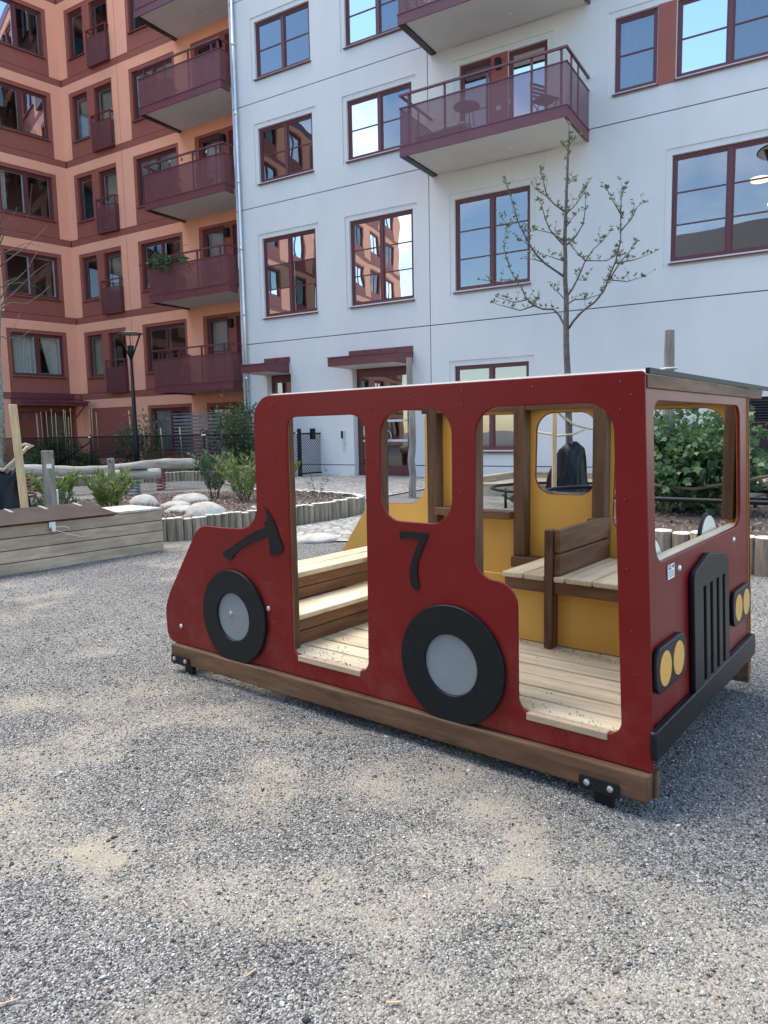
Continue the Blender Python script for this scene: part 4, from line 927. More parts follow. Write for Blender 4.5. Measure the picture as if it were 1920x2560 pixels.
    m.bar(frL(.25, .02, 2.0), frL(.25, .75, 2.41), .03)
    m.build('canopy', 'sheet', b)
    # inside and roof
    m = MB()
    for fr, ue in ((frR, 9.3), (frL, UE-.2)):
        ua = -5.0 if fr is frR else -2.6; k = 0 if fr is frR else .004
        m.quadbox([fr(ua, -2.5, 0), fr(ue, -2.5, 0), fr(ue, -2.6, 0), fr(ua, -2.6, 0), fr(ua, -2.5, TOP), fr(ue, -2.5, TOP), fr(ue, -2.6, TOP), fr(ua, -2.6, TOP)])
        for L in [0]+lev+[TOP]:
            L = L+k; ub = -.1 if fr is frR else .1
            m.quadbox([fr(ub, -.34, L), fr(ue, -.34, L), fr(ue, -2.5, L), fr(ua, -2.5, L), fr(ub, -.34, L+.15), fr(ue, -.34, L+.15), fr(ue, -2.5, L+.15), fr(ua, -2.5, L+.15)])
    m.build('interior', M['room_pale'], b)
    m = MB(); m.quadbox([frR(-.2, .03, TOP+.002), frR(9.43, .03, TOP+.002), frR(9.43, -9, TOP+.002), frR(-.2, -9, TOP+.002), frR(-.2, .03, TOP+.4), frR(9.43, .03, TOP+.4), frR(9.43, -9, TOP+.4), frR(-.2, -9, TOP+.4)]); m.build('parapet', 'sheet', b)
    m = MB(); m.quadbox([frL(.1, .03, TOP+.004), frL(UE, .03, TOP+.004), frL(UE, -9, TOP+.004), frL(.1, -9, TOP+.004), frL(.1, .03, TOP+.38), frL(UE, .03, TOP+.38), frL(UE, -9, TOP+.38), frL(.1, -9, TOP+.38)]); m.build('parapet', 'sheet', b)
    m = MB(); m.quadbox([frL(UE, 0, -.05), frL(UE, -9, -.05), frL(UE+.1, -9, -.05), frL(UE+.1, 0, -.05), frL(UE, 0, TOP), frL(UE, -9, TOP), frL(UE+.1, -9, TOP), frL(UE+.1, 0, TOP)]); m.build('side_wall', 'salmon', b)
    return b
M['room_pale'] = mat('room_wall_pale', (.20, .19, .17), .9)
M['doorpane'] = mat('dusty_door_glass', (.13, .11, .085), .15, spec=.8)
ORANGE = build_orange()
for _o in ORANGE.children_recursive:
    if _o.name.startswith('pane') and _o.data.materials[0] == M['pane']: _o.data.materials[0] = M['pane_clear']

# opposite building, known from its reflection in the pale building's windows
def build_opposite():
    b = thing('apartment_building', 'beige rendered building with a dark roof, mirrored in the big window', 'building', (9.0, -17.0, 0), A_F+R(8))
    MB().box(-30, -12, -9, 0, -.05, 10.4).build('wall', M['beige'], b)
    m = MB(); m.quadbox([(-30.4, -9.4, 10.4), (-11.6, -9.4, 10.4), (-11.6, .5, 10.4), (-30.4, .5, 10.4), (-30.4, -6, 13.2), (-11.6, -6, 13.2), (-11.6, -3, 13.2), (-30.4, -3, 13.2)]); m.build('roof', M['darkroof'], b)
    for k in range(4):
        u = -29+4.4*k
        for z in (1.0, 4.1, 7.3):
            w = MB().box(u, u+1.3, .002, .05, z, z+1.6).build('window', 'steel_dark', b)
    return b
M['beige'] = mat('beige_render', (.34, .31, .24), .9, var=.05, vscale=2)
M['darkroof'] = mat('dark_tin_roof', (.07, .07, .07), .6)
build_opposite()
# ================================================================ paving, beds, edging
def zat(p, z=0): return (p[0], p[1], z)
def area(name, poly, z, m, zj=0.0):
    bm = bmesh.new(); vs = [bm.verts.new((x, y, z)) for x, y in poly]; bm.faces.new(vs); bmesh.ops.triangulate(bm, faces=bm.faces); me = bpy.data.meshes.new(name); bm.to_mesh(me); bm.free()
    return struct(link(name, me, m))
def fp(u, off): p = facade_pt(u, off); return (p.x, p.y)
area('paving', [fp(-6.2, -.3), fp(14, -.3), fp(14, 1.8), fp(6, 2.2), fp(2, 3.4), (-.6, 12.6), (-1.6, 13.6), (-3.2, 16.5), fp(-6.2, 2.0)], .022, 'setts')
area('path', [(-1.9, 8.2), (.6, 8.1), (2.2, 8.4), (2.6, 9.4), (1.2, 11.2), (.2, 12.2), (-.15, 11.2), (-.5, 10.4), (-1.2, 9.5)], .016, 'setts')

# raised mulch bed behind the log edging
def inside(poly, x, y):
    c = np.zeros(x.shape, bool); n = len(poly)
    for i in range(n):
        x1, y1 = poly[i]; x2, y2 = poly[i-1]
        k = ((y1 > y) != (y2 > y)) & (x < (x2-x1)*(y-y1)/(y2-y1+1e-12)+x1); c ^= k
    return c
def bed(name, poly, ztop, label, m='mulch', rough=.03):
    xs = [p[0] for p in poly]; ys = [p[1] for p in poly]; bm = bmesh.new()
    vs = [bm.verts.new((x, y, ztop)) for x, y in poly]; f = bm.faces.new(vs)
    lo = [bm.verts.new((x, y, -.05)) for x, y in poly]
    for i in range(len(poly)): bm.faces.new((vs[i-1], vs[i], lo[i], lo[i-1]))
    bmesh.ops.triangulate(bm, faces=[f]); 
    for _ in range(4):
        bmesh.ops.subdivide_edges(bm, edges=[e for e in bm.edges if e.calc_length() > .16], cuts=1)
    bmesh.ops.triangulate(bm, faces=bm.faces)
    for v in bm.verts:
        if v.co.z > ztop-.01: v.co.z += rough*2*(float(fbm(np.array([v.co.x*4]), np.array([v.co.y*4]), 1)[0])-.5)
    bmesh.ops.recalc_face_normals(bm, faces=bm.faces)
    me = bpy.data.meshes.new(name); bm.to_mesh(me); bm.free(); o = link(name, me, m); struct(o); return o
BED1 = [(-2.62, 8.62), (-2.3, 8.75), (-1.26, 9.78), (-.95, 10.12), (-.72, 10.48), (-.47, 10.88), (-.42, 11.1), (-.52, 11.42), (-.85, 11.72), (-1.5, 12.35), (-2.5, 12.9), (-3.6, 12.8), (-4.8, 11.9), (-5.8, 10.6), (-5.6, 9.2), (-4.2, 8.3), (-3.2, 8.3)]
bed('mulch_bed', BED1, .225, '')
# loose bark chips on the beds
def chips(poly, n, z, label, zf=None, sz=(.012, .035)):
    xs = [p[0] for p in poly]; ys = [p[1] for p in poly]
    x = RNG.uniform(min(xs), max(xs), n); y = RNG.uniform(min(ys), max(ys), n); k = inside(poly, x, y); x, y = x[k], y[k]; n = len(x)
    co = []; fa = []; tone = []
    for a, b in zip(x, y):
        l = random.uniform(*sz); w = l*random.uniform(.2, .45); t = random.random()*6.28; tl = random.uniform(-.6, .6); c, s = math.cos(t), math.sin(t); zz = z+random.uniform(-.002, .03)
        i = len(co)
        for du, dv, dz in ((-l, -w, 0), (l, -w*.7, 0), (l*.8, w, 0), (-l*.9, w*.8, 0), (0, 0, .007)):
            co.append((a+du*c-dv*s, b+du*s+dv*c, zz+dz+tl*du))
        fa += [(i, i+1, i+4), (i+1, i+2, i+4), (i+2, i+3, i+4), (i+3, i, i+4), (i, i+3, i+2, i+1)]; tone += [random.random()**1.5]*5
    me = bpy.data.meshes.new('bark_chips'); me.from_pydata(co, [], fa); at = me.attributes.new('tone', 'FLOAT', 'POINT'); at.data.foreach_set('value', np.array(tone, np.float32))
    o = stuff(link('bark_chips', me, 'chips')); tag(o, label, 'bark chips'); return o
def chipmat():
    m = leafmat('bark_chip', (.035, .021, .015), (.26, .185, .135), 0.0); return m
M['chips'] = chipmat()
chips(BED1, 9000, .225, 'brown bark chips covering the bed with the white boulders')

# log edging: half round stakes
def poly_resample(pts, step):
    outp = []; acc = 0.0; prev = Vector(pts[0]); outp.append(prev.copy())
    for q in pts[1:]:
        q = Vector(q); d = (q-prev).length
        while acc+d >= step:
            t = (step-acc)/d; prev = prev+(q-prev)*t; outp.append(prev.copy()); d = (q-prev).length; acc = 0.0
        acc += d; prev = q
    return outp
def stake_mesh(r, h, n=12, flat=False):
    mb = MB(); mb.tube([(0, 0, -.12), (0, 0, h-.008), (0, 0, h)], [r, r, r-.008], n); me = bpy.data.meshes.new('stake'); me.from_pydata(mb.v, [], mb.f)
    bm = bmesh.new(); bm.from_mesh(me); bmesh.ops.recalc_face_normals(bm, faces=bm.faces); bm.to_mesh(me); bm.free(); me.materials.append(M['grey_wood_z']); me.materials.append(M['cut'])
    for p in me.polygons:
        if p.normal.z > .6: p.material_index = 1
    return me
M['cut'] = mat('sawn_end', (.50, .46, .39), .9, col2=(.70, .67, .60), vscale=14)
def edging(label, pts, r, h, step, jit=.012, name='log_edging'):
    t = thing(name, label, 'log edging', (pts[0][0], pts[0][1], 0)); ms = [stake_mesh(r*k, h) for k in (.94, 1.0, 1.05)]
    for p in poly_resample(pts, step):
        o = bpy.data.objects.new('stake', random.choice(ms)); COL.objects.link(o); o.parent = t
        o.location = (p.x-pts[0][0]+random.uniform(-.006, .006), p.y-pts[0][1]+random.uniform(-.006, .006), random.uniform(-jit, jit)); o.rotation_euler = (random.uniform(-.015, .015), random.uniform(-.015, .015), random.random()*6.28)
    return t
edging('curved edging of upright weathered stakes round the bed with the white boulders', [(-2.62, 8.48), (-2.3, 8.62), (-1.22, 9.66), (-.92, 10.02), (-.67, 10.40), (-.40, 10.82), (-.33, 11.08), (-.45, 11.48), (-.80, 11.82), (-1.45, 12.45), (-2.45, 13.0)], .052, .27, .098)
edging('low row of upright stakes along the foot of the chain link fence', [(-9.3, 17.2), (-8.45, 17.9), (-7.7, 18.6), (-6.28, 19.40), (-5.4, 19.75), (-4.3, 19.5), (-3.3, 19.3)], .055, .26, .105)
BED_R = [(1.85, 7.1), (2.55, 6.64), (3.2, 6.04), (4.3, 4.95), (5.6, 6.2), (6.8, 8.2), (5.8, 9.6), (3.6, 10.2), (2.2, 9.6)]
edging('row of thick round grey logs on end holding the bed with the maple', [(1.82, 7.0), (2.5, 6.55), (3.15, 5.95), (4.25, 4.85)], .088, .30, .172, .018)
bed('mulch_bed', BED_R, .20, ''); chips(BED_R, 5200, .20, 'dark bark chips under the maple bush behind the thick round logs')
BED_B = [tuple(orange_pt(u, o)[:2]) for u, o in ((-2.5, .05), (9.2, .05))]+[(-3.3, 19.5), (-4.3, 19.7), (-5.4, 19.95), (-6.28, 19.6), (-7.7, 18.8), (-8.45, 18.1), (-9.3, 17.4), (-15, 20)]
bed('planting_bed', BED_B, .20, '', rough=.02)

# boulders
def boulder(x, y, z, rx, ry, h, seed, label, rz=0.0):
    bm = bmesh.new(); bmesh.ops.create_icosphere(bm, subdivisions=3, radius=1.0); rr = random.Random(seed); ox, oy = rr.random()*50, rr.random()*50
    for v in bm.verts:
        n = float(fbm(np.array([v.co.x*1.6+ox+v.co.z]), np.array([v.co.y*1.6+oy-v.co.z]), seed % 6)[0])-.5
        k = 1+.45*n; v.co = Vector((v.co.x*rx*k, v.co.y*ry*k, v.co.z*h*k if v.co.z > 0 else v.co.z*h*.6))
    me = bpy.data.meshes.new('boulder'); bm.to_mesh(me); bm.free(); o = link('boulder', me, 'stone', smooth=True); o.location = (x, y, z); o.rotation_euler = (0, 0, rz)
    return tag(o, label, 'boulder', 'pale boulders in the planting bed')
boulder(-3.62, 10.85, .20, .23, .18, .17, 1, 'pale pinkish boulder beside the leafy willow bush behind the storage bench')
boulder(-3.02, 11.25, .20, .30, .22, .14, 2, 'broad pale boulder standing farthest back in the bark bed')
boulder(-3.00, 10.45, .20, .24, .18, .11, 3, 'flat cream boulder between the broad one and the low long one')
boulder(-2.74, 9.75, .19, .29, .18, .11, 4, 'low long pale boulder just behind the round domed boulder')
boulder(-2.26, 9.0, .20, .27, .22, .21, 5, 'large domed white boulder next to the edging stakes')
boulder(-1.78, 10.05, .18, .16, .12, .07, 6, 'small flat grey boulder near the stakes behind the truck')
o = boulder(-.80, 8.35, .0, .27, .28, .085, 8, 'low whitish boulder set into the ground behind the play truck')

# ================================================================ plants
def leaf_cloud(name, pos, nrm, size, shape, m, parent, tone=None, curl=.15):
    """pos (n,3); one polygon fan per leaf"""
    n = len(pos); k = len(shape); sh = np.array(shape)
    d = nrm/np.maximum(np.linalg.norm(nrm, axis=1, keepdims=True), 1e-6)
    r = RNG.normal(size=(n, 3)); a = np.cross(d, r); a /= np.maximum(np.linalg.norm(a, axis=1, keepdims=True), 1e-6); b = np.cross(d, a)
    s = size*(.65+.7*RNG.random(n))
    # x along the leaf (direction d), y across (a), z lift (b)
    co = pos[:, None]+s[:, None, None]*(sh[None, :, 0:1]*d[:, None]+sh[None, :, 1:2]*a[:, None]+(sh[None, :, 2:3]-curl*sh[None, :, 0:1]**2)*b[:, None])
    me = bpy.data.meshes.new(name); me.from_pydata(co.reshape(-1, 3).tolist(), [], (np.arange(n*k).reshape(n, k)).tolist())
    t = (RNG.random(n) if tone is None else tone); at = me.attributes.new('tone', 'FLOAT', 'POINT'); at.data.foreach_set('value', np.repeat(t, k).astype(np.float32))
    return link(name, me, m, parent)
LANCE = [(0, 0, 0), (.35, .11, .02), (.7, .08, .02), (1, 0, 0), (.7, -.08, .02), (.35, -.11, .02)]
OVAL = [(0, 0, 0), (.3, .24, .05), (.65, .2, .05), (1, 0, 0), (.65, -.2, .05), (.3, -.24, .05)]
MAPLE = [(0, 0, 0), (.10, .34, .04), (.30, .22, .02), (.45, .55, .05), (.58, .24, .02), (1.0, 0, 0), (.58, -.24, .02), (.45, -.55, .05), (.30, -.22, .02), (.10, -.34, .04)]

def stem_shrub(label, x, y, z, h, spread, nst, leaves, size, m, shape=LANCE, name='shrub', lean=.25, low=.25, group=None, stemr=.006, cat='shrub'):
    t = thing(name, label, cat, (x, y, z), 0, group); mb = MB(); P = []; D = []
    for i in range(nst):
        a = 2*math.pi*(i+random.random())/nst; rr = spread*random.uniform(.25, 1.0); hh = h*random.uniform(.65, 1.0)
        bx, by = .05*math.cos(a), .05*math.sin(a); pts = []
        for k in range(6):
            q = k/5; pts.append((bx+rr*math.cos(a)*q**1.4+random.uniform(-.012, .012), by+rr*math.sin(a)*q**1.4+random.uniform(-.012, .012), -.03+hh*q))
        mb.tube(pts, [stemr*(1-.75*k/5) for k in range(6)], 5)
        for j in range(leaves):
            q = low+(1-low)*random.random()**.8; s = q*5; k = min(4, int(s)); f = s-k
            p = Vector(pts[k]).lerp(Vector(pts[k+1]), f); P.append(p); al = random.random()*6.28
            dd = (Vector(pts[k+1])-Vector(pts[k])).normalized()*.8+Vector((math.cos(al), math.sin(al), random.uniform(-.2, .5)))*.8; D.append(dd)
    mb.build('stems', 'twig', t, smooth=True)
    leaf_cloud('foliage', np.array([tuple(p) for p in P]), np.array([tuple(p) for p in D]), size, shape, m, t); return t
stem_shrub('slender willow bush between the storage bench and the grey square post', -4.58, 10.2, .2, .62, .34, 14, 55, .10, 'leaf_willow', name='willow_bush')
stem_shrub('fresh leafy willow bush just behind the end of the storage bench lid', -3.80, 9.95, .2, .62, .36, 16, 58, .095, 'leaf_willow', name='willow_bush')
stem_shrub('feathery grey green willow bush beyond the boulders', -2.75, 11.75, .2, .86, .32, 13, 55, .10, 'leaf_olive', name='willow_bush')
stem_shrub('bright green willow bush with many stems behind the truck hood', -2.12, 11.0, .2, .80, .40, 18, 62, .085, 'leaf_willow', name='willow_bush')
stem_shrub('small willow sprig growing behind the rear door of the truck', -1.62, 11.75, .2, .62, .22, 8, 45, .085, 'leaf_willow', name='willow_bush')
stem_shrub('nearly bare twiggy shrub at the tip of the bark bed', -1.05, 11.45, .2, .55, .42, 9, 6, .05, 'leaf_olive', name='twiggy_shrub', stemr=.004)
stem_shrub('grey green tufts at the foot of the mossy tree', -4.15, 8.75, .0, .60, .34, 14, 60, .11, 'leaf_olive', name='willow_bush')
stem_shrub('low green weeds at the foot of the black hoop rail', 2.25, 11.55, .0, .22, .32, 16, 26, .07, 'leaf_fern', shape=OVAL, name='weeds', cat='weeds')

def bush(label, x, y, z, rx, ry, h, n, size, m, shape, name='bush', seed=0, droop=.35, cat='bush', stems=7):
    t = thing(name, label, cat, (x, y, z)); mb = MB()
    for i in range(stems):
        a = 6.283*i/stems+random.random(); mb.tube([(0.04*math.cos(a), .04*math.sin(a), -.04), (rx*.4*math.cos(a), ry*.4*math.sin(a), h*.45), (rx*.7*math.cos(a), ry*.7*math.sin(a), h*.85)], [.014, .009, .003], 5)
    mb.build('stems', 'twig', t, smooth=True)
    # clumps spread through the volume
    nc = 70; C = RNG.normal(size=(nc, 3)); C /= np.linalg.norm(C, axis=1, keepdims=True); C *= (RNG.random((nc, 1))**.45); C[:, 2] = C[:, 2]*.5+.52
    C *= np.array([rx, ry, h]); ci = RNG.integers(0, nc, n); cr = .10*h*(.6+RNG.random((nc, 1)))
    P = C[ci]+RNG.normal(size=(n, 3))*cr[ci]*np.array([1.1, 1.1, .8]); P = P[P[:, 2] > .03]
    c0 = np.array([0, 0, h*.45]); D = P-c0; D = D/np.linalg.norm(D, axis=1, keepdims=True)+RNG.normal(size=P.shape)*.55; D[:, 2] -= droop
    leaf_cloud('foliage', P, D, size, shape, m, t, tone=np.clip(RNG.random(len(P))*.8+.2*(P[:, 2]/h), 0, 1)); return t
bush('dense green maple bush seen through the windscreen of the truck', 3.72, 8.75, .16, .62, .60, 1.22, 5200, .085, 'leaf_maple', MAPLE, name='maple_bush')
bush('maple bush with loose pale green shoots beside the louvred wall', 7.55, 11.9, .0, .75, .7, 1.6, 2200, .095, 'leaf_willow', MAPLE, name='maple_bush')
ob = lambda u, o: orange_pt(u, o)
bush('dark green climber bush leaning over the slatted grey screen', *ob(10.15, 2.3)[:2], .16, .60, .5, 1.95, 2600, .09, 'leaf_fern', OVAL, name='garden_bush')
bush('grey green bush behind the lamp post', *ob(5.45, 2.3)[:2], .16, .50, .4, 1.5, 1100, .09, 'leaf_olive', OVAL, name='garden_bush')
bush('tall thin bush beside the ground floor window of the salmon wing', *ob(6.55, 2.5)[:2], .16, .45, .4, 1.75, 650, .09, 'leaf_olive', OVAL, name='garden_bush', stems=5)
bush('low yellow green bush under the ground floor window', *ob(7.15, 2.6)[:2], .16, .4, .35, .62, 800, .07, 'leaf_willow', LANCE, name='garden_bush')
bush('leafy raspberry like bush in front of the salmon entrance', *ob(1.55, 2.3)[:2], .16, .80, .5, 1.0, 2000, .10, 'leaf_fern', OVAL, name='garden_bush')
bush('bright green low bush at the foot of the diagonal fence strut', *ob(2.15, 3.35)[:2], .16, .55, .4, .62, 1100, .10, 'leaf_fern', OVAL, name='garden_bush')
bush('small bush in the angle of the fence post and strut', *ob(3.75, 2.6)[:2], .16, .45, .35, .60, 700, .10, 'leaf_maple', OVAL, name='garden_bush')
bush('ground hugging green plants in front of the slatted screen', *ob(9.9, 3.3)[:2], .16, .9, .4, .30, 900, .09, 'leaf_fern', OVAL, name='garden_bush')
bush('leafy plant growing at the frame edge beside the mossy trunk', -4.62, 8.35, .0, .32, .32, .95, 500, .09, 'leaf_willow', LANCE, name='garden_bush')
# bamboo canes
for k in range(13):
    p = ob(.35+.27*k+random.uniform(-.08, .08), 2.2+random.uniform(-.3, .5)); z1 = random.uniform(1.75, 2.12); dx = random.uniform(-.06, .06)
    c = MB().tube([(0, 0, -.05), (dx*.5, 0, z1*.5), (dx, 0, z1)], .012, 6).build('bamboo_cane', 'bamboo', None, smooth=True); c.location = (p.x, p.y, .18)
    tag(c, 'thin bamboo cane sticking up from the bush by the salmon entrance', 'cane', 'bamboo canes by the salmon entrance')
for k, (u, o_, h) in enumerate(((5.25, 2.0, 1.9), (6.6, 2.6, 1.35), (7.15, 2.4, 1.3), (8.1, 2.5, 1.3), (9.1, 2.5, 1.0))):
    p = ob(u, o_); c = MB().tube([(0, 0, -.05), (-.08, 0, h)], .022, 6).build('bamboo_cane', 'bamboo', None, smooth=True); c.location = (p.x, p.y, .18)
    tag(c, ['tall pale cane in the grey green bush behind the lamp post', 'slanting pale cane right beside the foot of the lamp post', 'pale cane in front of the ground floor window with the blind', 'pale cane in front of the slatted grey screen', 'short pale cane under the dark climber bush'][k], 'cane', 'canes among the garden bushes')

# ---- young tree with ties, stake and watering bag (traced limbs, given depth)
TREE = [[(-0.05, 2.08), (-0.07, 2.41), (-0.08, 2.77), (-0.08, 3.0), (-0.08, 3.24), (-0.1, 3.52), (-0.1, 3.84), (-0.11, 4.17), (-0.1, 4.51), (-0.09, 4.85), (-0.08, 5.16), (-0.07, 5.43), (-0.06, 5.63), (-0.07, 5.82)], [(-0.09, 2.8), (-0.13, 2.89), (-0.19, 3.01), (-0.28, 3.12), (-0.45, 3.15), (-0.6, 3.23), (-0.73, 3.39), (-0.81, 3.57), (-0.91, 3.71), (-1.0, 3.89), (-1.05, 4.06), (-1.12, 4.25), (-1.14, 4.41), (-1.09, 4.6), (-1.09, 4.74)], [(-0.6, 3.22), (-0.81, 3.15), (-1.0, 3.2), (-1.25, 3.27)], [(-0.70, 3.35), (-0.91, 3.32), (-1.08, 3.38), (-1.22, 3.43)], [(-0.06, 2.76), (0.04, 2.9), (0.16, 3.02), (0.34, 3.14), (0.47, 3.29), (0.54, 3.47), (0.63, 3.7), (0.69, 3.96), (0.68, 4.28), (0.68, 4.55), (0.75, 4.7)], [(0.54, 3.43), (0.67, 3.65), (0.85, 3.86), (0.91, 3.99)], [(0.53, 3.44), (0.79, 3.38), (1.01, 3.42)], [(0.62, 3.66), (0.89, 3.68), (1.13, 3.75)], [(0.68, 4.32), (0.57, 4.56), (0.49, 4.75)], [(0.69, 4.1), (0.84, 4.27), (0.92, 4.44), (1.03, 4.49)], [(-0.08, 3.14), (0.04, 3.23), (0.22, 3.24), (0.43, 3.32), (0.51, 3.43)], [(-0.08, 3.26), (0.01, 3.39), (0.1, 3.57), (0.19, 3.8), (0.31, 3.99), (0.46, 4.12), (0.57, 4.27)], [(-0.10, 3.56), (-0.24, 3.67), (-0.41, 3.8), (-0.55, 3.95), (-0.65, 4.12), (-0.74, 4.29), (-0.84, 4.5), (-0.91, 4.77), (-1.0, 5.05), (-1.04, 5.17)], [(-0.84, 4.48), (-0.98, 4.42), (-1.08, 4.53)], [(-0.62, 4.07), (-0.76, 4.2), (-0.82, 4.2)], [(-0.11, 4.03), (-0.22, 4.15), (-0.34, 4.3), (-0.41, 4.47), (-0.46, 4.66), (-0.51, 4.75)], [(-0.10, 4.53), (-0.27, 4.68), (-0.39, 4.83), (-0.51, 4.91), (-0.63, 5.06)], [(-0.39, 4.83), (-0.44, 5.04), (-0.49, 5.21)], [(-0.10, 4.5), (0.05, 4.61), (0.16, 4.73), (0.22, 4.84)], [(-.10, 4.03), (0.05, 4.15), (0.16, 4.32), (0.19, 4.55), (0.19, 4.73)], [(-0.10, 4.3), (-0.02, 4.41), (0.04, 4.46)], [(0.20, 3.82), (0.1, 3.94), (0.01, 4.06), (-0.08, 4.19)], [(-0.08, 3.20), (-0.22, 3.36), (-0.32, 3.44)], [(0.20, 3.82), (0.51, 3.77), (0.67, 3.83)], [(-0.62, 3.23), (-0.57, 3.29), (-0.52, 3.33)], [(-0.91, 3.70), (-1.08, 3.67), (-1.32, 3.7), (-1.5, 3.72)], [(-0.43, 3.82), (-0.6, 3.88), (-0.76, 3.89)], [(-0.1, 3.8), (-0.29, 3.86), (-0.5, 3.92)], [(0.09, 3.53), (0.2, 3.52)], [(-0.10, 4.05), (-0.15, 4.12), (-0.32, 4.21), (-0.51, 4.24), (-0.62, 4.21)], [(-0.08, 4.94), (-0.02, 4.98), (0.04, 4.97)], [(-0.07, 5.43), (-0.12, 5.5), (-0.15, 5.55)], [(-0.06, 5.52), (0.02, 5.58)]]
def sapling(label, base, tree, m_bark, leafy, thick, trunk_from_ground=True, ms=1.0, seed=5):
    rr = random.Random(seed); t = thing('young_tree', label, 'tree', (base[0], base[1], 0)); n = -Vector((base[0], base[1], 0)).normalized(); r = Vector((-n.y, n.x, 0)); 
    mb = MB(); mt = MB(); P = []; D = []; curves = []
    def to3(u, z, d): return r*u+n*(-d)+Vector((0, 0, z))
    for bi, br in enumerate(tree):
        slope = 0 if bi == 0 else rr.uniform(-.55, .55); u0 = br[0][0]
        d0 = 0.0
        if bi:      # start depth from nearest earlier limb point
            best = 9
            for pts, br2 in curves:
                for p, q in zip(pts, br2):
                    dd = (q[0]-br[0][0])**2+(q[1]-br[0][1])**2
                    if dd < best: best = dd; d0 = p[2]
        L = 0; pts = []
        for k, (u, z) in enumerate(br):
            if k: L += math.hypot(u-br[k-1][0], z-br[k-1][1])
            pts.append((u, z, d0+slope*L))
        curves.append((pts, br)); pts3 = [to3(*p) for p in pts]
        if bi == 0:
            if trunk_from_ground: pts3 = [to3(.02, -.1, 0), to3(.0, .6, 0), to3(-.03, 1.4, 0)]+pts3
            K = len(pts3); mt.tube(pts3, [thick*(1-.86*(k/(K-1))**1.1) for k in range(K)], 9)
        else:
            K = len(pts3); w = min(.019, .006+.009*L)*ms; mb.tube(pts3, [w*(1-.75*k/(K-1)) for k in range(K)], 6)
        if leafy and bi:
            for k in range(len(pts3)-1):
                for j in range(1 if L > .5 else 2):
                    c = pts3[k].lerp(pts3[k+1], rr.random()); sd = (pts3[k+1]-pts3[k]).normalized(); a = rr.random()*6.28
                    tip = c+(sd*.5+Vector((math.cos(a)*.7, math.sin(a)*.7, .55))).normalized()*rr.uniform(.08, .24); mid = c.lerp(tip, .5)+Vector((rr.uniform(-.015, .015), rr.uniform(-.015, .015), -.012))
                    mb.tube([c, mid, tip], [.0036, .0028, .0016], 4)
                    for s_ in range(rr.randint(2, 5)): P.append(tuple(mid.lerp(tip, rr.random()))); D.append((rr.uniform(-1, 1), rr.uniform(-1, 1), rr.uniform(-.1, 1.0)))
        # leaves in small tufts along the outer two thirds, short spurs
        if leafy:
            for k in range(len(pts3)-1):
                seg = pts3[k+1]-pts3[k]
                if bi == 0 and pts3[k].z < 3.9: continue
                if bi and L > 1.2 and k < 4: nt_ = 0 if k < 2 else 1
                else: nt_ = max(1, int(seg.length/.085))
                for j in range(nt_):
                    c = pts3[k]+seg*rr.random(); a = rr.random()*6.28; sp = Vector((math.cos(a)*.7, math.sin(a)*.7, .8)).normalized()*rr.uniform(.02, .07)
                    mb.tube([c, c+sp], [.003, .002], 4)
                    for q in range(rr.randint(3, 6)):
                        P.append(tuple(c+sp)); D.append((rr.uniform(-1, 1), rr.uniform(-1, 1), rr.uniform(-.1, 1.1)))
            for q in range(6): P.append(tuple(pts3[-1])); D.append((rr.uniform(-1, 1), rr.uniform(-1, 1), rr.uniform(0, 1.2)))
    mt.build('trunk', m_bark, t, smooth=True); c = mb.build('crown', 'twig', t, smooth=True)
    if P: leaf_cloud('foliage', np.array(P), np.array(D), .050, OVAL, 'leaf_young', c)
    return t, to3
TB = (2.98, 11.52)
tree, t3 = sapling('young apple like tree with sparse fresh leaves tied to stakes', TB, TREE, 'bark', True, .060)
LTREE = [[(0.0, 0.9), (0.02, 1.49), (0.03, 1.75), (0.04, 2.16), (0.07, 2.49), (0.09, 2.66), (.12, 3.1), (.14, 3.5), (.16, 4.0)], [(0.09, 2.66), (0.16, 2.76), (0.26, 2.86), (0.39, 3.0), (0.49, 3.11), (0.57, 3.18), (0.65, 3.24)], [(0.1, 2.75), (0.17, 2.87), (0.22, 2.96), (0.31, 3.03), (0.43, 3.17), (0.55, 3.4)], [(0.11, 2.88), (0.2, 2.99), (0.33, 3.06), (0.46, 3.21)], [(0.07, 2.39), (0.16, 2.36), (0.32, 2.4), (0.5, 2.56)], [(0.16, 2.36), (0.23, 2.47), (0.32, 2.67)], [(0.1, 2.66), (0.22, 2.76), (0.39, 2.77), (0.57, 2.92), (0.65, 3.02)], [(0.13, 3.31), (0.22, 3.48), (0.38, 3.52), (0.46, 3.66), (0.5, 3.93)], [(0.14, 3.37), (0.21, 3.56), (0.31, 3.68), (0.36, 3.78)], [(0.13, 3.26), (0.26, 3.33), (0.43, 3.45), (0.58, 3.45)], [(0.12, 3.11), (0.28, 3.26), (0.44, 3.4), (0.66, 3.65)], [(0.2, 2.96), (0.34, 3.0), (0.48, 2.99), (0.57, 2.95)], [(0.15, 3.5), (0.22, 3.7), (0.27, 3.9)]]
LB = (-4.30, 8.15)
lt, l3 = sapling('bare leafless tree with a mossy trunk at the end of the storage bench', LB, LTREE, 'moss_bark', False, .085, ms=.62)

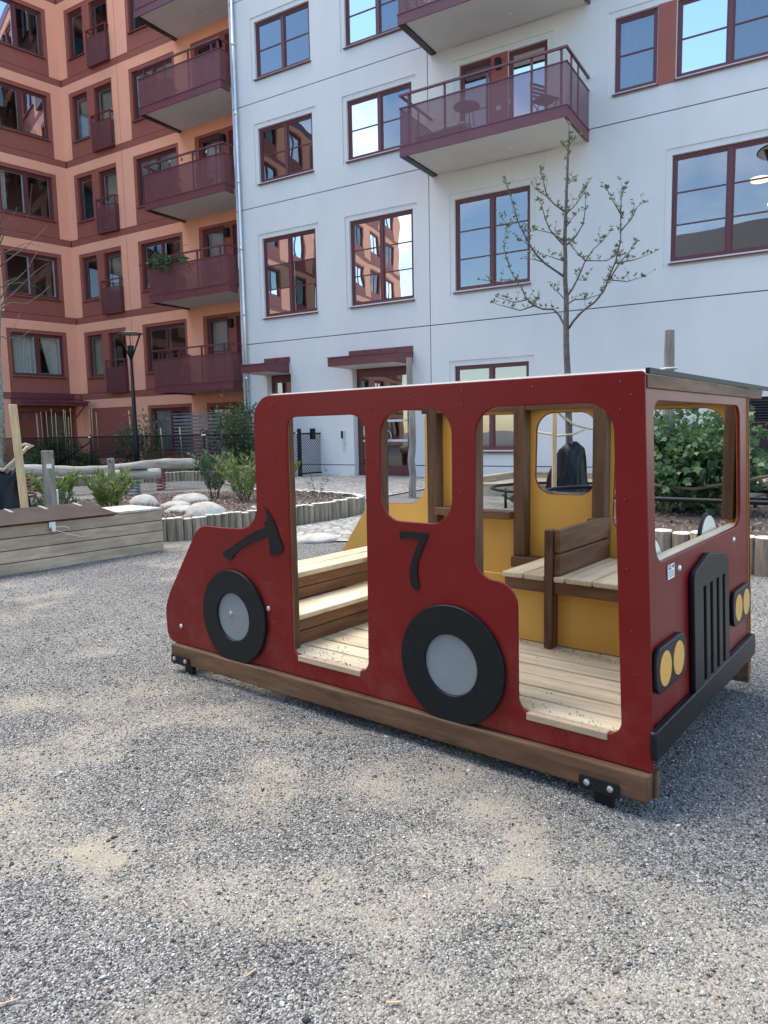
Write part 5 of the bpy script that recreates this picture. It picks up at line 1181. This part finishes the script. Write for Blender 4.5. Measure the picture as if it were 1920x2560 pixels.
def pine_stake(label, p0, p1, w, group=None, m='pine', name='tree_stake'):
    o = MB().bar((0, 0, 0), tuple(Vector(p1)-Vector(p0)), w, w).build(name, m, None, bevel=.006); o.location = p0; return tag(o, label, 'stake', group)
pine_stake('yellow pine stake leaning beside the grey square post', (-3.98, 8.02, -.05), (-4.07, 8.06, 1.62), .068)
p = t3(-.24, 0, -.25); pine_stake('pine stake in front of the black watering bag', Vector((TB[0], TB[1], -.05))+Vector((p.x, p.y, 0)), Vector((TB[0], TB[1], 2.08))+Vector((p.x*1.02, p.y, 0)), .066)
p = t3(-.78, 0, .35); pine_stake('pine stake leaning on the weathered post near the young tree', Vector((TB[0], TB[1], -.05))+Vector((p.x, p.y, 0)), Vector((TB[0], TB[1], 1.9))+Vector((p.x+.14, p.y, 0)), .066)

def bag(label, base, h, r0, r1, seed):
    mb = MB(); n = 28; m = 12; rr = random.Random(seed)
    for k in range(m+1):
        q = k/m; r = r0+(r1-r0)*q
        if q > .99: r *= .5
        for j in range(n):
            a = 2*math.pi*j/n; f = 1+.10*math.sin(a*4+q*3.5)+.07*math.sin(a*7-q*6+1)+.06*math.sin(a*3+q*9)+.05*math.sin(a*11+q*5)
            mb.v.append((r*f*math.cos(a)+.07*q-.10*(q*(1-q)), r*f*math.sin(a)*.85, h*q*(1+.05*math.sin(a*2+1)*q)))
    for k in range(m):
        for j in range(n): i = k*n; mb.f.append((i+j, i+(j+1) % n, i+n+(j+1) % n, i+n+j))
    mb.f.append(tuple(range(m*n, m*n+n))); t = thing('watering_bag', label, 'watering bag', base)
    mb.build('bag', 'bagblack', t, smooth=True)
    for s in (-1, 1):
        MB().tube([(.07+s*.07+.045*math.cos(q), .03*s, h-.02+.05*math.sin(q)) for q in [math.pi*i/8 for i in range(9)]], .010, 6).build('strap_loop', 'bagblack', t, smooth=True)
    return t
bag('black watering bag zipped round the foot of the leafy young tree', (TB[0]-.04, TB[1]+.0, 0), .98, .40, .15, 3)
bag('crumpled black watering bag round the foot of the mossy tree', (LB[0]+.02, LB[1], 0), .92, .34, .15, 9)
def strap(label, pts, w=.022):
    o = MB(); o.tube([tuple(p) for p in pts], w, 7); x = o.build('tie_strap', 'strap', None, smooth=True); return tag(x, label, 'strap')
def tpt(u, z, d): return Vector((TB[0], TB[1], 0))+t3(u, z, d)
strap('twisted jute strap from the front stake round the young trunk', [tpt(-.24, 1.60, -.30), tpt(-.20, 1.50, -.30), tpt(-.10, 1.40, -.12), tpt(.05, 1.29, -.07), tpt(.30, 1.22, .1), tpt(.62, 1.26, .3), tpt(.95, 1.32, .4)], .020)
strap('lower jute strap running from the leaning stake to the young trunk', [tpt(-.85, 1.25, .3), tpt(-.5, 1.18, .1), tpt(-.18, 1.12, -.06), tpt(.05, 1.14, -.08), tpt(.22, 1.21, .02)], .018)
strap('jute strap wrapped round the front stake', [tpt(-.285, 1.56, -.30), tpt(-.24, 1.60, -.305), tpt(-.195, 1.56, -.30), tpt(-.24, 1.54, -.30)], .016)
def lpt(u, z, d): return Vector((LB[0], LB[1], 0))+l3(u, z, d)
strap('jute strap between the mossy trunk and the leaning yellow stake', [lpt(-.12, .95, -.1), lpt(.02, .90, -.11), lpt(.12, .98, -.1), lpt(.24, 1.10, -.03), lpt(.30, 1.16, .0)], .022)
strap('jute strap knotted round the yellow stake', [lpt(.20, 1.15, -.08), lpt(.26, 1.18, -.10), lpt(.34, 1.16, -.06), lpt(.27, 1.13, -.09)], .018)
strap('brown support strap stretched through the maple bush', [(2.95, 8.55, .62), (3.2, 8.28, .55), (3.5, 8.12, .53), (3.9, 8.05, .60), (4.3, 7.95, .68)], .020).data.materials[0] = M['strap_dark']
tp_ = MB().box(-.10, .06, -.008, .008, -.035, .035).build('tag_tape', 'bluetape', None); tp_.location = tpt(-.10, 1.83, -.065); tp_.rotation_euler = (0, R(-14), R(-14)); tag(tp_, 'blue plastic tag on the trunk of the leafy young tree', 'tag')
# ================================================================ storage bench, posts, play equipment
def storage_bench():
    t = thing('storage_bench', 'long plank storage bench with a hinged dark brown lid', 'storage bench', (-2.41, 7.80, 0), math.atan2(-.766, -.643))
    # local x runs along the front to the left, local y = towards the camera side reversed: outward is +y
    L = 3.3; D = .58; zs = [-.03, .105, .222, .335, .448]
    for k in range(4):
        MB().box(0, L, -.030, 0.0, zs[k]+.004, zs[k+1]-.004).build('plank', 'grey_wood_x', t, bevel=.004)
        MB().box(.004, .030, -D, -.031, zs[k]+.006, zs[k+1]-.006).build('plank', 'grey_wood_x', t, bevel=.004)
        MB().box(0, L, -D-.030, -D, zs[k]+.004, zs[k+1]-.004).build('plank', 'grey_wood_x', t, bevel=.004)
    MB().box(.03, L, -D, -.032, .0, .435).build('core', 'steel_dark', t)
    for k in range(4): MB().box(.004+.128*k, .004+.128*k+.122, -D-.03, .012, .450, .474).build('top_board', M['pale_board'], t, bevel=.004)
    m = MB(); x0 = .535
    m.quadbox([(x0, .035, .452), (L, .035, .452), (L, -D-.03, .535), (x0, -D-.03, .535), (x0, .035, .467), (L, .035, .467), (L, -D-.03, .550), (x0, -D-.03, .550)])
    lid = m.build('lid', 'rubber', t, bevel=.002)
    m = MB(); m.quadbox([(x0, -.03, .449), (L, -.03, .449), (L, -D, .449), (x0, -D, .449), (x0, -.03, .451), (L, -.03, .451), (L, -D, .530), (x0, -D, .530)]); m.build('lid_wedge', 'steel_dark', t)
    for x in (.66, 1.02, 1.36, 1.9):
        z = lambda y: .4675+(.035-y)/(D+.065)*.083
        m = MB(); m.quadbox([(x, -.45, z(-.45)), (x+.03, -.45, z(-.45)), (x+.03, -.61, z(-.61)), (x, -.61, z(-.61)), (x, -.45, z(-.45)+.005), (x+.03, -.45, z(-.45)+.005), (x+.03, -.61, z(-.61)+.005), (x, -.61, z(-.61)+.005)]); m.build('hinge', 'galv', lid)
    h = MB().box(1.175, 1.24, .001, .02, .385, .45).build('hasp', 'galv', t, bevel=.003)
    MB().box(1.188, 1.228, .02, .045, .355, .405).build('padlock', 'galv', h, bevel=.006)
    m = MB(); m.tube([(1.19, .045, .40), (1.10, .05, .395), (1.06, .05, .37)], .0022, 5); m.tube([(1.20, .045, .37), (1.08, .05, .32), (.94, .03, .275), (.88, .01, .27)], .0022, 5); m.build('cord', 'white', h)
    return t
M['pale_board'] = wood('bleached_board', (.40, .37, .31), (.58, .55, .47), 1, .85)
storage_bench()
gp = thing('square_post', 'thick grey square wooden post behind the storage bench', 'post', (-3.86, 8.35, 0), R(30))
MB().box(-.062, .062, -.062, .062, -.1, 1.10).build('post', 'robinia', gp, bevel=.008)
MB().box(-.025, .03, -.0645, -.0622, .90, .95).build('plate', 'white', gp)
MB().box(.0622, .085, -.02, .02, .45, .65).build('latch', 'galv', gp, bevel=.004)

def coil(r, z0, z1, turns, w):
    m = MB(); n = int(turns*14); m.tube([(r*math.cos(6.283*turns*k/n), r*math.sin(6.283*turns*k/n), z0+(z1-z0)*k/n) for k in range(n+1)], w, 6); return m
def spring(label, x, y, h, mt, r=.10):
    t = thing('coil_spring', label, 'spring', (x, y, 0)); coil(r, -.02, h-.03, 6, .014).build('coil', mt, t, smooth=True)
    MB().cyl((0, 0), r+.02, h-.03, h, 16).build('cap', mt, t); return t
spring('red coil spring under the right end of the bleached balance log', -5.11, 16.6, .44, 'spring_red')
spring('red coil spring under the middle of the bleached balance log', -6.25, 15.95, .44, 'spring_red')
spring('red coil spring under the end of the balance log by the square post', -7.45, 15.25, .44, 'spring_red')
def balance_log():
    a = Vector((-8.3, 14.75, 0)); e = Vector((-4.35, 17.05, 0)); d = e-a; L = d.length
    t = thing('balance_log', 'long bleached balance log with scalloped hollows resting on red springs', 'balance log', a, math.atan2(d.y, d.x))
    m = MB(); n = 60; pts = []; rs = []
    for k in range(n+1):
        q = k/n; x = L*q; r = .115-.012*abs(math.sin(q*26)) + .02*math.sin(q*9); 
        if q < .03 or q > .97: r *= .72
        pts.append((x, .03*math.sin(q*7), .56+.035*math.sin(q*8+1))); rs.append(r)
    m.tube(pts, rs, 12); m.build('log', 'log', t, smooth=True); return t
balance_log()
def rider():
    t = thing('spring_rider', 'wooden log spring rider with an upright handle board and black bolts', 'spring rider', (-5.32, 15.35, 0), R(26))
    coil(.14, -.02, .30, 5, .016).build('coil', 'spring_grey', t, smooth=True)
    MB().box(-.15, .15, -.15, .15, .30, .325).build('plate', 'spring_grey', t)
    m = MB(); m.tube([(-.55, 0, .44), (-.5, 0, .44), (0, 0, .43), (.5, 0, .44), (.58, 0, .44)], [.10, .115, .11, .115, .105], 12); lg = m.build('log_seat', 'log', t, smooth=True)
    MB().tube([(.583, 0, .45), (.592, 0, .45)], .022, 10).build('bolt', 'white', lg)
    MB().box(-.12, .30, -.12, .12, .540, .560).build('seat_pad', 'steel_dark', t, bevel=.01)
    hb = MB().box(-.50, -.36, -.145, -.115, .33, .80).build('handle_board', 'robinia', t, bevel=.01)
    for z in (.74, .45):
        MB().tube([(-.43, -.146, z), (-.43, -.170, z)], .030, 12).build('bolt', 'black', hb)
        MB().tube([(-.42, -.171, z+.005), (-.42, -.174, z+.005)], .012, 10).build('bolt_cap', 'white', hb)
    return t
rider()

# ---- chain link fence along the garden
def chainlink(mb, a, b, z0, z1, p=.055, w=.0075):
    a = Vector(a); b = Vector(b); d = (b-a); L = d.length; d.normalize(); H = z1-z0; s = H
    k = -H
    while k < L:
        for sg in (1, -1):
            x0, x1 = (k, k+H) if sg == 1 else (k+H, k); zz0, zz1 = z0, z1
            # clip to [0, L]
            t0, t1 = 0.0, 1.0; dx = x1-x0
            for lo, hi in ((0.0, L),):
                ta = (lo-x0)/dx; tb = (hi-x0)/dx
                if ta > tb: ta, tb = tb, ta
                t0 = max(t0, ta); t1 = min(t1, tb)
            if t1-t0 > .02:
                p0 = a+d*(x0+dx*t0)+Vector((0, 0, zz0+H*t0)); p1 = a+d*(x0+dx*t1)+Vector((0, 0, zz0+H*t1)); mb.bar(p0, p1, w, w)
        k += p*1.414
def fence(label, pts, z0, z1, strut=None):
    t = thing('chain_link_fence', label, 'fence', (pts[0][0], pts[0][1], 0)); o = Vector((pts[0][0], pts[0][1], 0)); m = MB()
    P = [Vector((p[0], p[1], 0))-o for p in pts]
    for a, b in zip(P[:-1], P[1:]):
        chainlink(m, a, b, z0, z1)
        MB().tube([a+Vector((0, 0, z1)), b+Vector((0, 0, z1))], .021, 8).build('top_rail', 'blackm', t, smooth=True)
        MB().tube([a+Vector((0, 0, z0-.02)), b+Vector((0, 0, z0-.02))], .016, 8).build('bottom_rail', 'blackm', t, smooth=True)
    m.build('wire_mesh', 'blackm', t, recalc=False)
    for p in P:
        q = MB().tube([p+Vector((0, 0, -.05)), p+Vector((0, 0, z1+.08))], .030, 10).build('post', 'blackm', t, smooth=True)
        MB().box(p.x-.06, p.x+.06, p.y-.035, p.y+.035, z1-.02, z1+.02).build('clamp', 'white', q, bevel=.004)
    if strut: MB().tube([Vector(strut[0])-o, Vector(strut[1])-o], .022, 8).build('strut', 'blackm', t, smooth=True)
    return t
fo = lambda u: orange_pt(u, 3.0)
fence('black chain link fence with a diagonal strut in front of the salmon building', [fo(u)[:2] for u in (-1.2, 4.43, 9.49)]+[(-2.36, 20.3)], .30, 1.24, strut=(fo(2.42)+Vector((0, 0, .26)), fo(4.38)+Vector((0, 0, 1.07))))
def gate():
    a = Vector((-2.32, 20.26, 0)); e = Vector((-1.66, 21.03, 0)); d = e-a; t = thing('mesh_gate', 'narrow black chain link gate between the two entrance canopies', 'gate', a, math.atan2(d.y, d.x)); L = d.length
    m = MB(); chainlink(m, (.05, 0, 0), (L-.05, 0, 0), .10, 1.22); m.build('wire_mesh', 'blackm', t, recalc=False)
    for x, h in ((0, 1.36), (L, 1.36), (L+.22, 1.36)): MB().box(x-.04, x+.04, -.04, .04, -.05, h).build('post', 'blackm', t, bevel=.004)
    for z in (.10, 1.22): MB().tube([(0, 0, z), (L, 0, z)], .022, 8).build('rail', 'blackm', t, smooth=True)
    MB().box(L*.45, L*.45+.13, -.05, .05, 1.05, 1.36).build('lock_box', 'blackm', t, bevel=.006)
gate()
pl = thing('planter_box', 'low wooden planter box by the gate post', 'planter', (-3.0, 18.9, 0), A_F)
for k in range(3): MB().box(-.8, .3, -.35, .35, .02+.13*k, .145+.13*k).build('plank', 'grey_wood_x', pl, bevel=.004)

# ---- slatted privacy screen on the patio
def screen():
    t = thing('slat_screen', 'grey horizontal slat privacy screen in front of the salmon patio', 'screen', orange_pt(6.98, 1.8), A_F); L = 3.1
    for k in range(15): MB().box(0, L, -.012, .012, .245+.110*k, .245+.110*k+.068).build('slat', 'slat', t)
    MB().box(-.02, L, -.03, .03, 1.90, 1.925).build('top_cap', 'slat', t)
    for x in (.62, 1.9, 3.0): MB().box(x-.04, x+.04, .013, .06, .0, 1.899).build('post', 'slat', t)
screen()

# ---- lamp posts
def lamp_post(label, x, y, z0, H):
    t = thing('lamp_post', label, 'lamp post', (x, y, z0), 0, 'black courtyard lamps')
    MB().tube([(0, 0, -.05), (0, 0, 1.0), (0, 0, 1.02), (0, 0, H-.80)], [.085, .080, .068, .040], 16).build('pole', 'blackm', t, smooth=True)
    MB().tube([(0, 0, H-.80), (0, 0, H-.42), (0, 0, H-.41)], [.045, .10, .09], 16).build('lamp_head', 'blackm', t, smooth=True)
    MB().tube([(0, 0, H-.41), (0, 0, H-.07)], .012, 8).build('stem', 'blackm', t, smooth=True)
    for s in (-1, 1):
        m = MB(); m.bar((s*.05, 0, H-.72), (s*.31, 0, H-.06), .045, .02, (0, 1, 0)); m.build('arm', 'blackm', t)
    n = 28; m = MB(); m.tube([(0, 0, H-.075), (0, 0, H-.06), (0, 0, H-.02), (0, 0, H)], [.355, .36, .22, .03], n); m.build('reflector_disc', M['lampdisc'], t, smooth=True)
    MB().tube([(.36*math.cos(6.283*k/n), .36*math.sin(6.283*k/n), H-.065) for k in range(n+1)], .010, 6, cap=False).build('disc_rim', 'blackm', t, smooth=True)
    return t
M['lampdisc'] = mat('grey_lamp_disc', (.30, .30, .28), .4)
p = orange_pt(7.02, 3.35); lamp_post('black lamp post with a round disc head behind the balance log', p.x, p.y, .15, 4.16)
lamp_post('black lamp post whose disc head hangs in front of the pale wall', 4.62, 8.40, 0, 4.34)

# ---- hoop rails
def hoop(label, pts, z, r, legs, zg=0.0):
    t = thing('hoop_rail', label, 'rail', (pts[0][0], pts[0][1], 0)); o = Vector((pts[0][0], pts[0][1], 0)); P = [Vector((a, b, z))-o for a, b in pts]
    MB().tube(P+[P[0]], r, 10, cap=False).build('rail', 'blackm', t, smooth=True)
    for a, b in legs: MB().tube([Vector((a, b, zg-.05))-o, Vector((a, b, z))-o], r*.95, 10).build('leg', 'blackm', t, smooth=True)
    return t
def stadium(c0, c1, r, n=14):
    a = math.atan2(c1[1]-c0[1], c1[0]-c0[0]); out = []
    for k in range(n+1): t = a+math.pi/2+math.pi*k/n; out.append((c0[0]+r*math.cos(t), c0[1]+r*math.sin(t)))
    for k in range(n+1): t = a-math.pi/2+math.pi*k/n; out.append((c1[0]+r*math.cos(t), c1[1]+r*math.sin(t)))
    return out
st = stadium((2.72, 11.40), (5.2, 9.88), 1.0)
hoop('black tubular hoop rail round the leafy young tree', st, .31, .024, [(1.93, 11.75-.35), (2.25, 12.28), (2.2, 10.55), (4.67, 9.03), (5.72, 10.73)], .0)
st = stadium((2.75, 8.95), (4.9, 7.45), .72)
hoop('black tubular hoop rail in front of the maple bush', st, .45, .026, [(2.35, 8.35), (2.86, 8.06), (4.48, 6.86), (3.16, 9.54)], .18)

# ---- timber sandbox by the pale wall
def sandbox():
    t = thing('sandbox', 'large timber framed sandbox between the hoop rail and the pale wall', 'sandbox', (0, 0, 0))
    def board(a, b, z0, z1, w=.05):
        m = MB(); m.bar((a[0], a[1], (z0+z1)/2), (b[0], b[1], (z0+z1)/2), w, z1-z0); m.build('board', 'sandboard', t, bevel=.004)
    A, B, C, D, E_ = (1.75, 13.75), (1.70, 15.1), (3.25, 17.35), (7.6, 13.9), (5.9, 11.8)
    for a, b in ((A, B), (B, C), (C, D), (D, E_), (E_, A)): board(a, b, -.03, .20)
    for a, b in ((A, B), (B, C), (C, D), (D, E_), (E_, A)): board(a, b, .202, .235, .16)
    board((4.4, 14.6), (6.2, 13.2), -.03, .26, .5); board((4.0, 12.9), (5.6, 14.9), .0, .24, .3)
    o = bed('sandbox_sand', [A, B, C, D, E_], .09, '', 'sandmat', .015); return t
M['sandboard'] = wood('sandbox_timber', (.42, .34, .23), (.60, .50, .36), 0, .8)
M['sandmat'] = mat('play_sand', (.36, .28, .19), .95, col2=(.48, .39, .27), vscale=9, bump=.5, bscale=60)
sandbox()

# ---- weathered robinia posts with rope
def robinia(label, x, y, h, r, seed, wob=.02):
    rr = random.Random(seed); m = MB(); n = 10; pts = []; rs = []
    for k in range(n+1): pts.append((rr.uniform(-wob, wob)-.02*k/n, rr.uniform(-wob, wob), -.1+(h+.1)*k/n)); rs.append(r*rr.uniform(.92, 1.08)*(1.12-.2*k/n))
    m.tube(pts, rs, 11); o = m.build('round_post', 'robinia', None, smooth=False); o.location = (x, y, 0); return tag(o, label, 'post')
robinia('tall crooked grey post rising behind the small truck window', .55, 13.43, 2.57, .064, 1, .02)
robinia('weathered grey post behind the leafy young tree', 3.95, 18.0, 2.80, .085, 2, .015)
robinia('weathered grey post with a rope knot above the truck roof', 3.48, 8.83, 2.38, .060, 3, .006)
m = MB(); m.tube([(3.40, 8.80, 1.92), (3.30, 8.82, 1.90), (3.15, 8.84, 1.84), (2.95, 8.86, 1.79)], .012, 6); m.tube([(3.36, 8.79, 1.94), (3.33, 8.79, 1.84), (3.30, 8.79, 1.80)], .008, 5); m.tube([(3.24, 8.80, 1.90), (3.23, 8.80, 1.82)], .008, 5); m.tube([(3.48+.075*math.cos(k), 8.83+.075*math.sin(k), 1.93) for k in [i*.5 for i in range(14)]], .012, 6)
tag(m.build('rope', M['rope'] if 'rope' in M else 'strap', None, smooth=True), 'frayed rope tied round the weathered post above the truck roof', 'rope')

# ---- balcony things
def on_balcony(name, label, cat, u, off, z, rz=0, group=None): p = facade_pt(u, off, z); return thing(name, label, cat, p, A_F+rz, group)
t = on_balcony('bistro_table', 'small round dark table on the pale building balcony', 'table', 1.95, 1.15, 7.75)
MB().cyl((0, 0), .30, .70, .725, 24).build('tabletop', 'steel_dark', t)
for k in range(4): a = .78+1.571*k; MB().tube([(.2*math.cos(a), .2*math.sin(a), 0), (.14*math.cos(a), .14*math.sin(a), .70)], .011, 6).build('leg', 'steel_dark', t)
def chair(t):
    MB().box(-.22, .22, -.22, .22, .42, .45).build('seat', 'steel_dark', t, bevel=.01)
    for z in (.55, .63, .71, .79): MB().box(-.21, .21, .20, .225, z, z+.05).build('back_slat', 'steel_dark', t)
    for x in (-.2, .2):
        MB().tube([(x, -.2, 0), (x, .21, .44), (x, .23, .86)], .012, 6).build('leg', 'steel_dark', t); MB().tube([(x, .2, 0), (x, -.2, .44)], .012, 6).build('leg', 'steel_dark', t)
t = on_balcony('balcony_chair', 'dark slatted chair at the end of the pale building balcony', 'chair', 3.75, 1.1, 7.75, R(60)); chair(t)
t = thing('balcony_chair', 'dark folding chair on the salmon building balcony with the plants', 'chair', orange_pt(8.3, 1.0, 5.67), A_F+R(80)); chair(t)
t = thing('balcony_chair', 'dark chair with a slatted back on the salmon balcony with string bulbs', 'chair', orange_pt(8.15, 1.1, 8.53), A_F+R(150)); chair(t)
t = on_balcony('lounge_bench', 'low slatted bench with a pale cushion on the pale balcony', 'bench', .95, .9, 7.75)
for k in range(5): MB().box(-.3, .95, -.35+.15*k, -.22+.15*k, .28, .31).build('slat', 'sheet', t)
for x in (-.25, .88): MB().box(x, x+.05, -.33, .37, 0, .28).build('leg', 'sheet', t)
MB().box(.35, 1.0, -.3, .3, .312, .42).build('cushion', 'white', t, bevel=.05, seg=4)
pp = orange_pt(6.75, 1.62, 6.62)
t = thing('potted_plant', 'green trailing plant hanging over the salmon balcony rail', 'plant', (pp.x, pp.y, 5.70)); 
MB().cyl((.1, .25), .16, .0, .35, 14, .2).build('pot', 'steel_dark', t, smooth=True)
n = 260; P = RNG.normal(size=(n, 3))*np.array([.30, .12, .14])+np.array([.05, .05, .93]); leaf_cloud('foliage', P, RNG.normal(size=(n, 3))+np.array([0, -.3, -.2]), .15, OVAL, 'leaf_maple', t)
MB().tube([(.1, .25, .3), (.08, .15, .7), (.05, .08, .95)], .01, 5).build('stem', 'twig', t)
# bulbs of the string lights
for k in range(6):
    q = orange_pt(6.1+.52*k, 1.57, 9.62-.05*(k % 2)); o = MB().tube([(0, 0, .05), (0, 0, .02), (0, 0, -.03), (0, 0, -.06)], [.012, .016, .035, .012], 10).build('string_bulb', M['bulb%d' % (k % 3)] if 'bulb0' in M else 'white', None, smooth=True); o.location = q
    tag(o, ['small red glass bulb of the string on the salmon balcony rail', 'small blue glass bulb of the string on the salmon balcony rail', 'small clear bulb of the string on the salmon balcony rail'][k % 3], 'bulb', 'string bulbs on the salmon balcony')

# ---- wood chips lying on the near gravel
for x, y, l, a, lab in ((-.33, 1.55, .016, .9, 'short blond wood chip lying flat among grey gravel'), (-.86, 1.48, .022, .5, 'long pale wood splinter near the lower corner of gravel'), (-.02, 1.60, .009, 1.6, 'stubby square wood chip on grey gravel'), (-.55, 1.80, .014, -.9, 'thin wood chip at the edge of the pale sand patch'), (.0, 1.45, .017, .1, 'slim wood sliver lying crossways on grey gravel'), (-.06, 1.99, .018, .8, 'curled pale wood shaving by the small sandy hollow')):
    o = MB().box(-l, l, -.0025, .0025, 0, .003).build('wood_chip', 'grey_wood_x', None, bevel=.001); o.location = (x, y, float(groundz(np.array([x]), np.array([y]))[0])+.006); o.rotation_euler = (0, .05, a); tag(o, lab, 'wood chip')
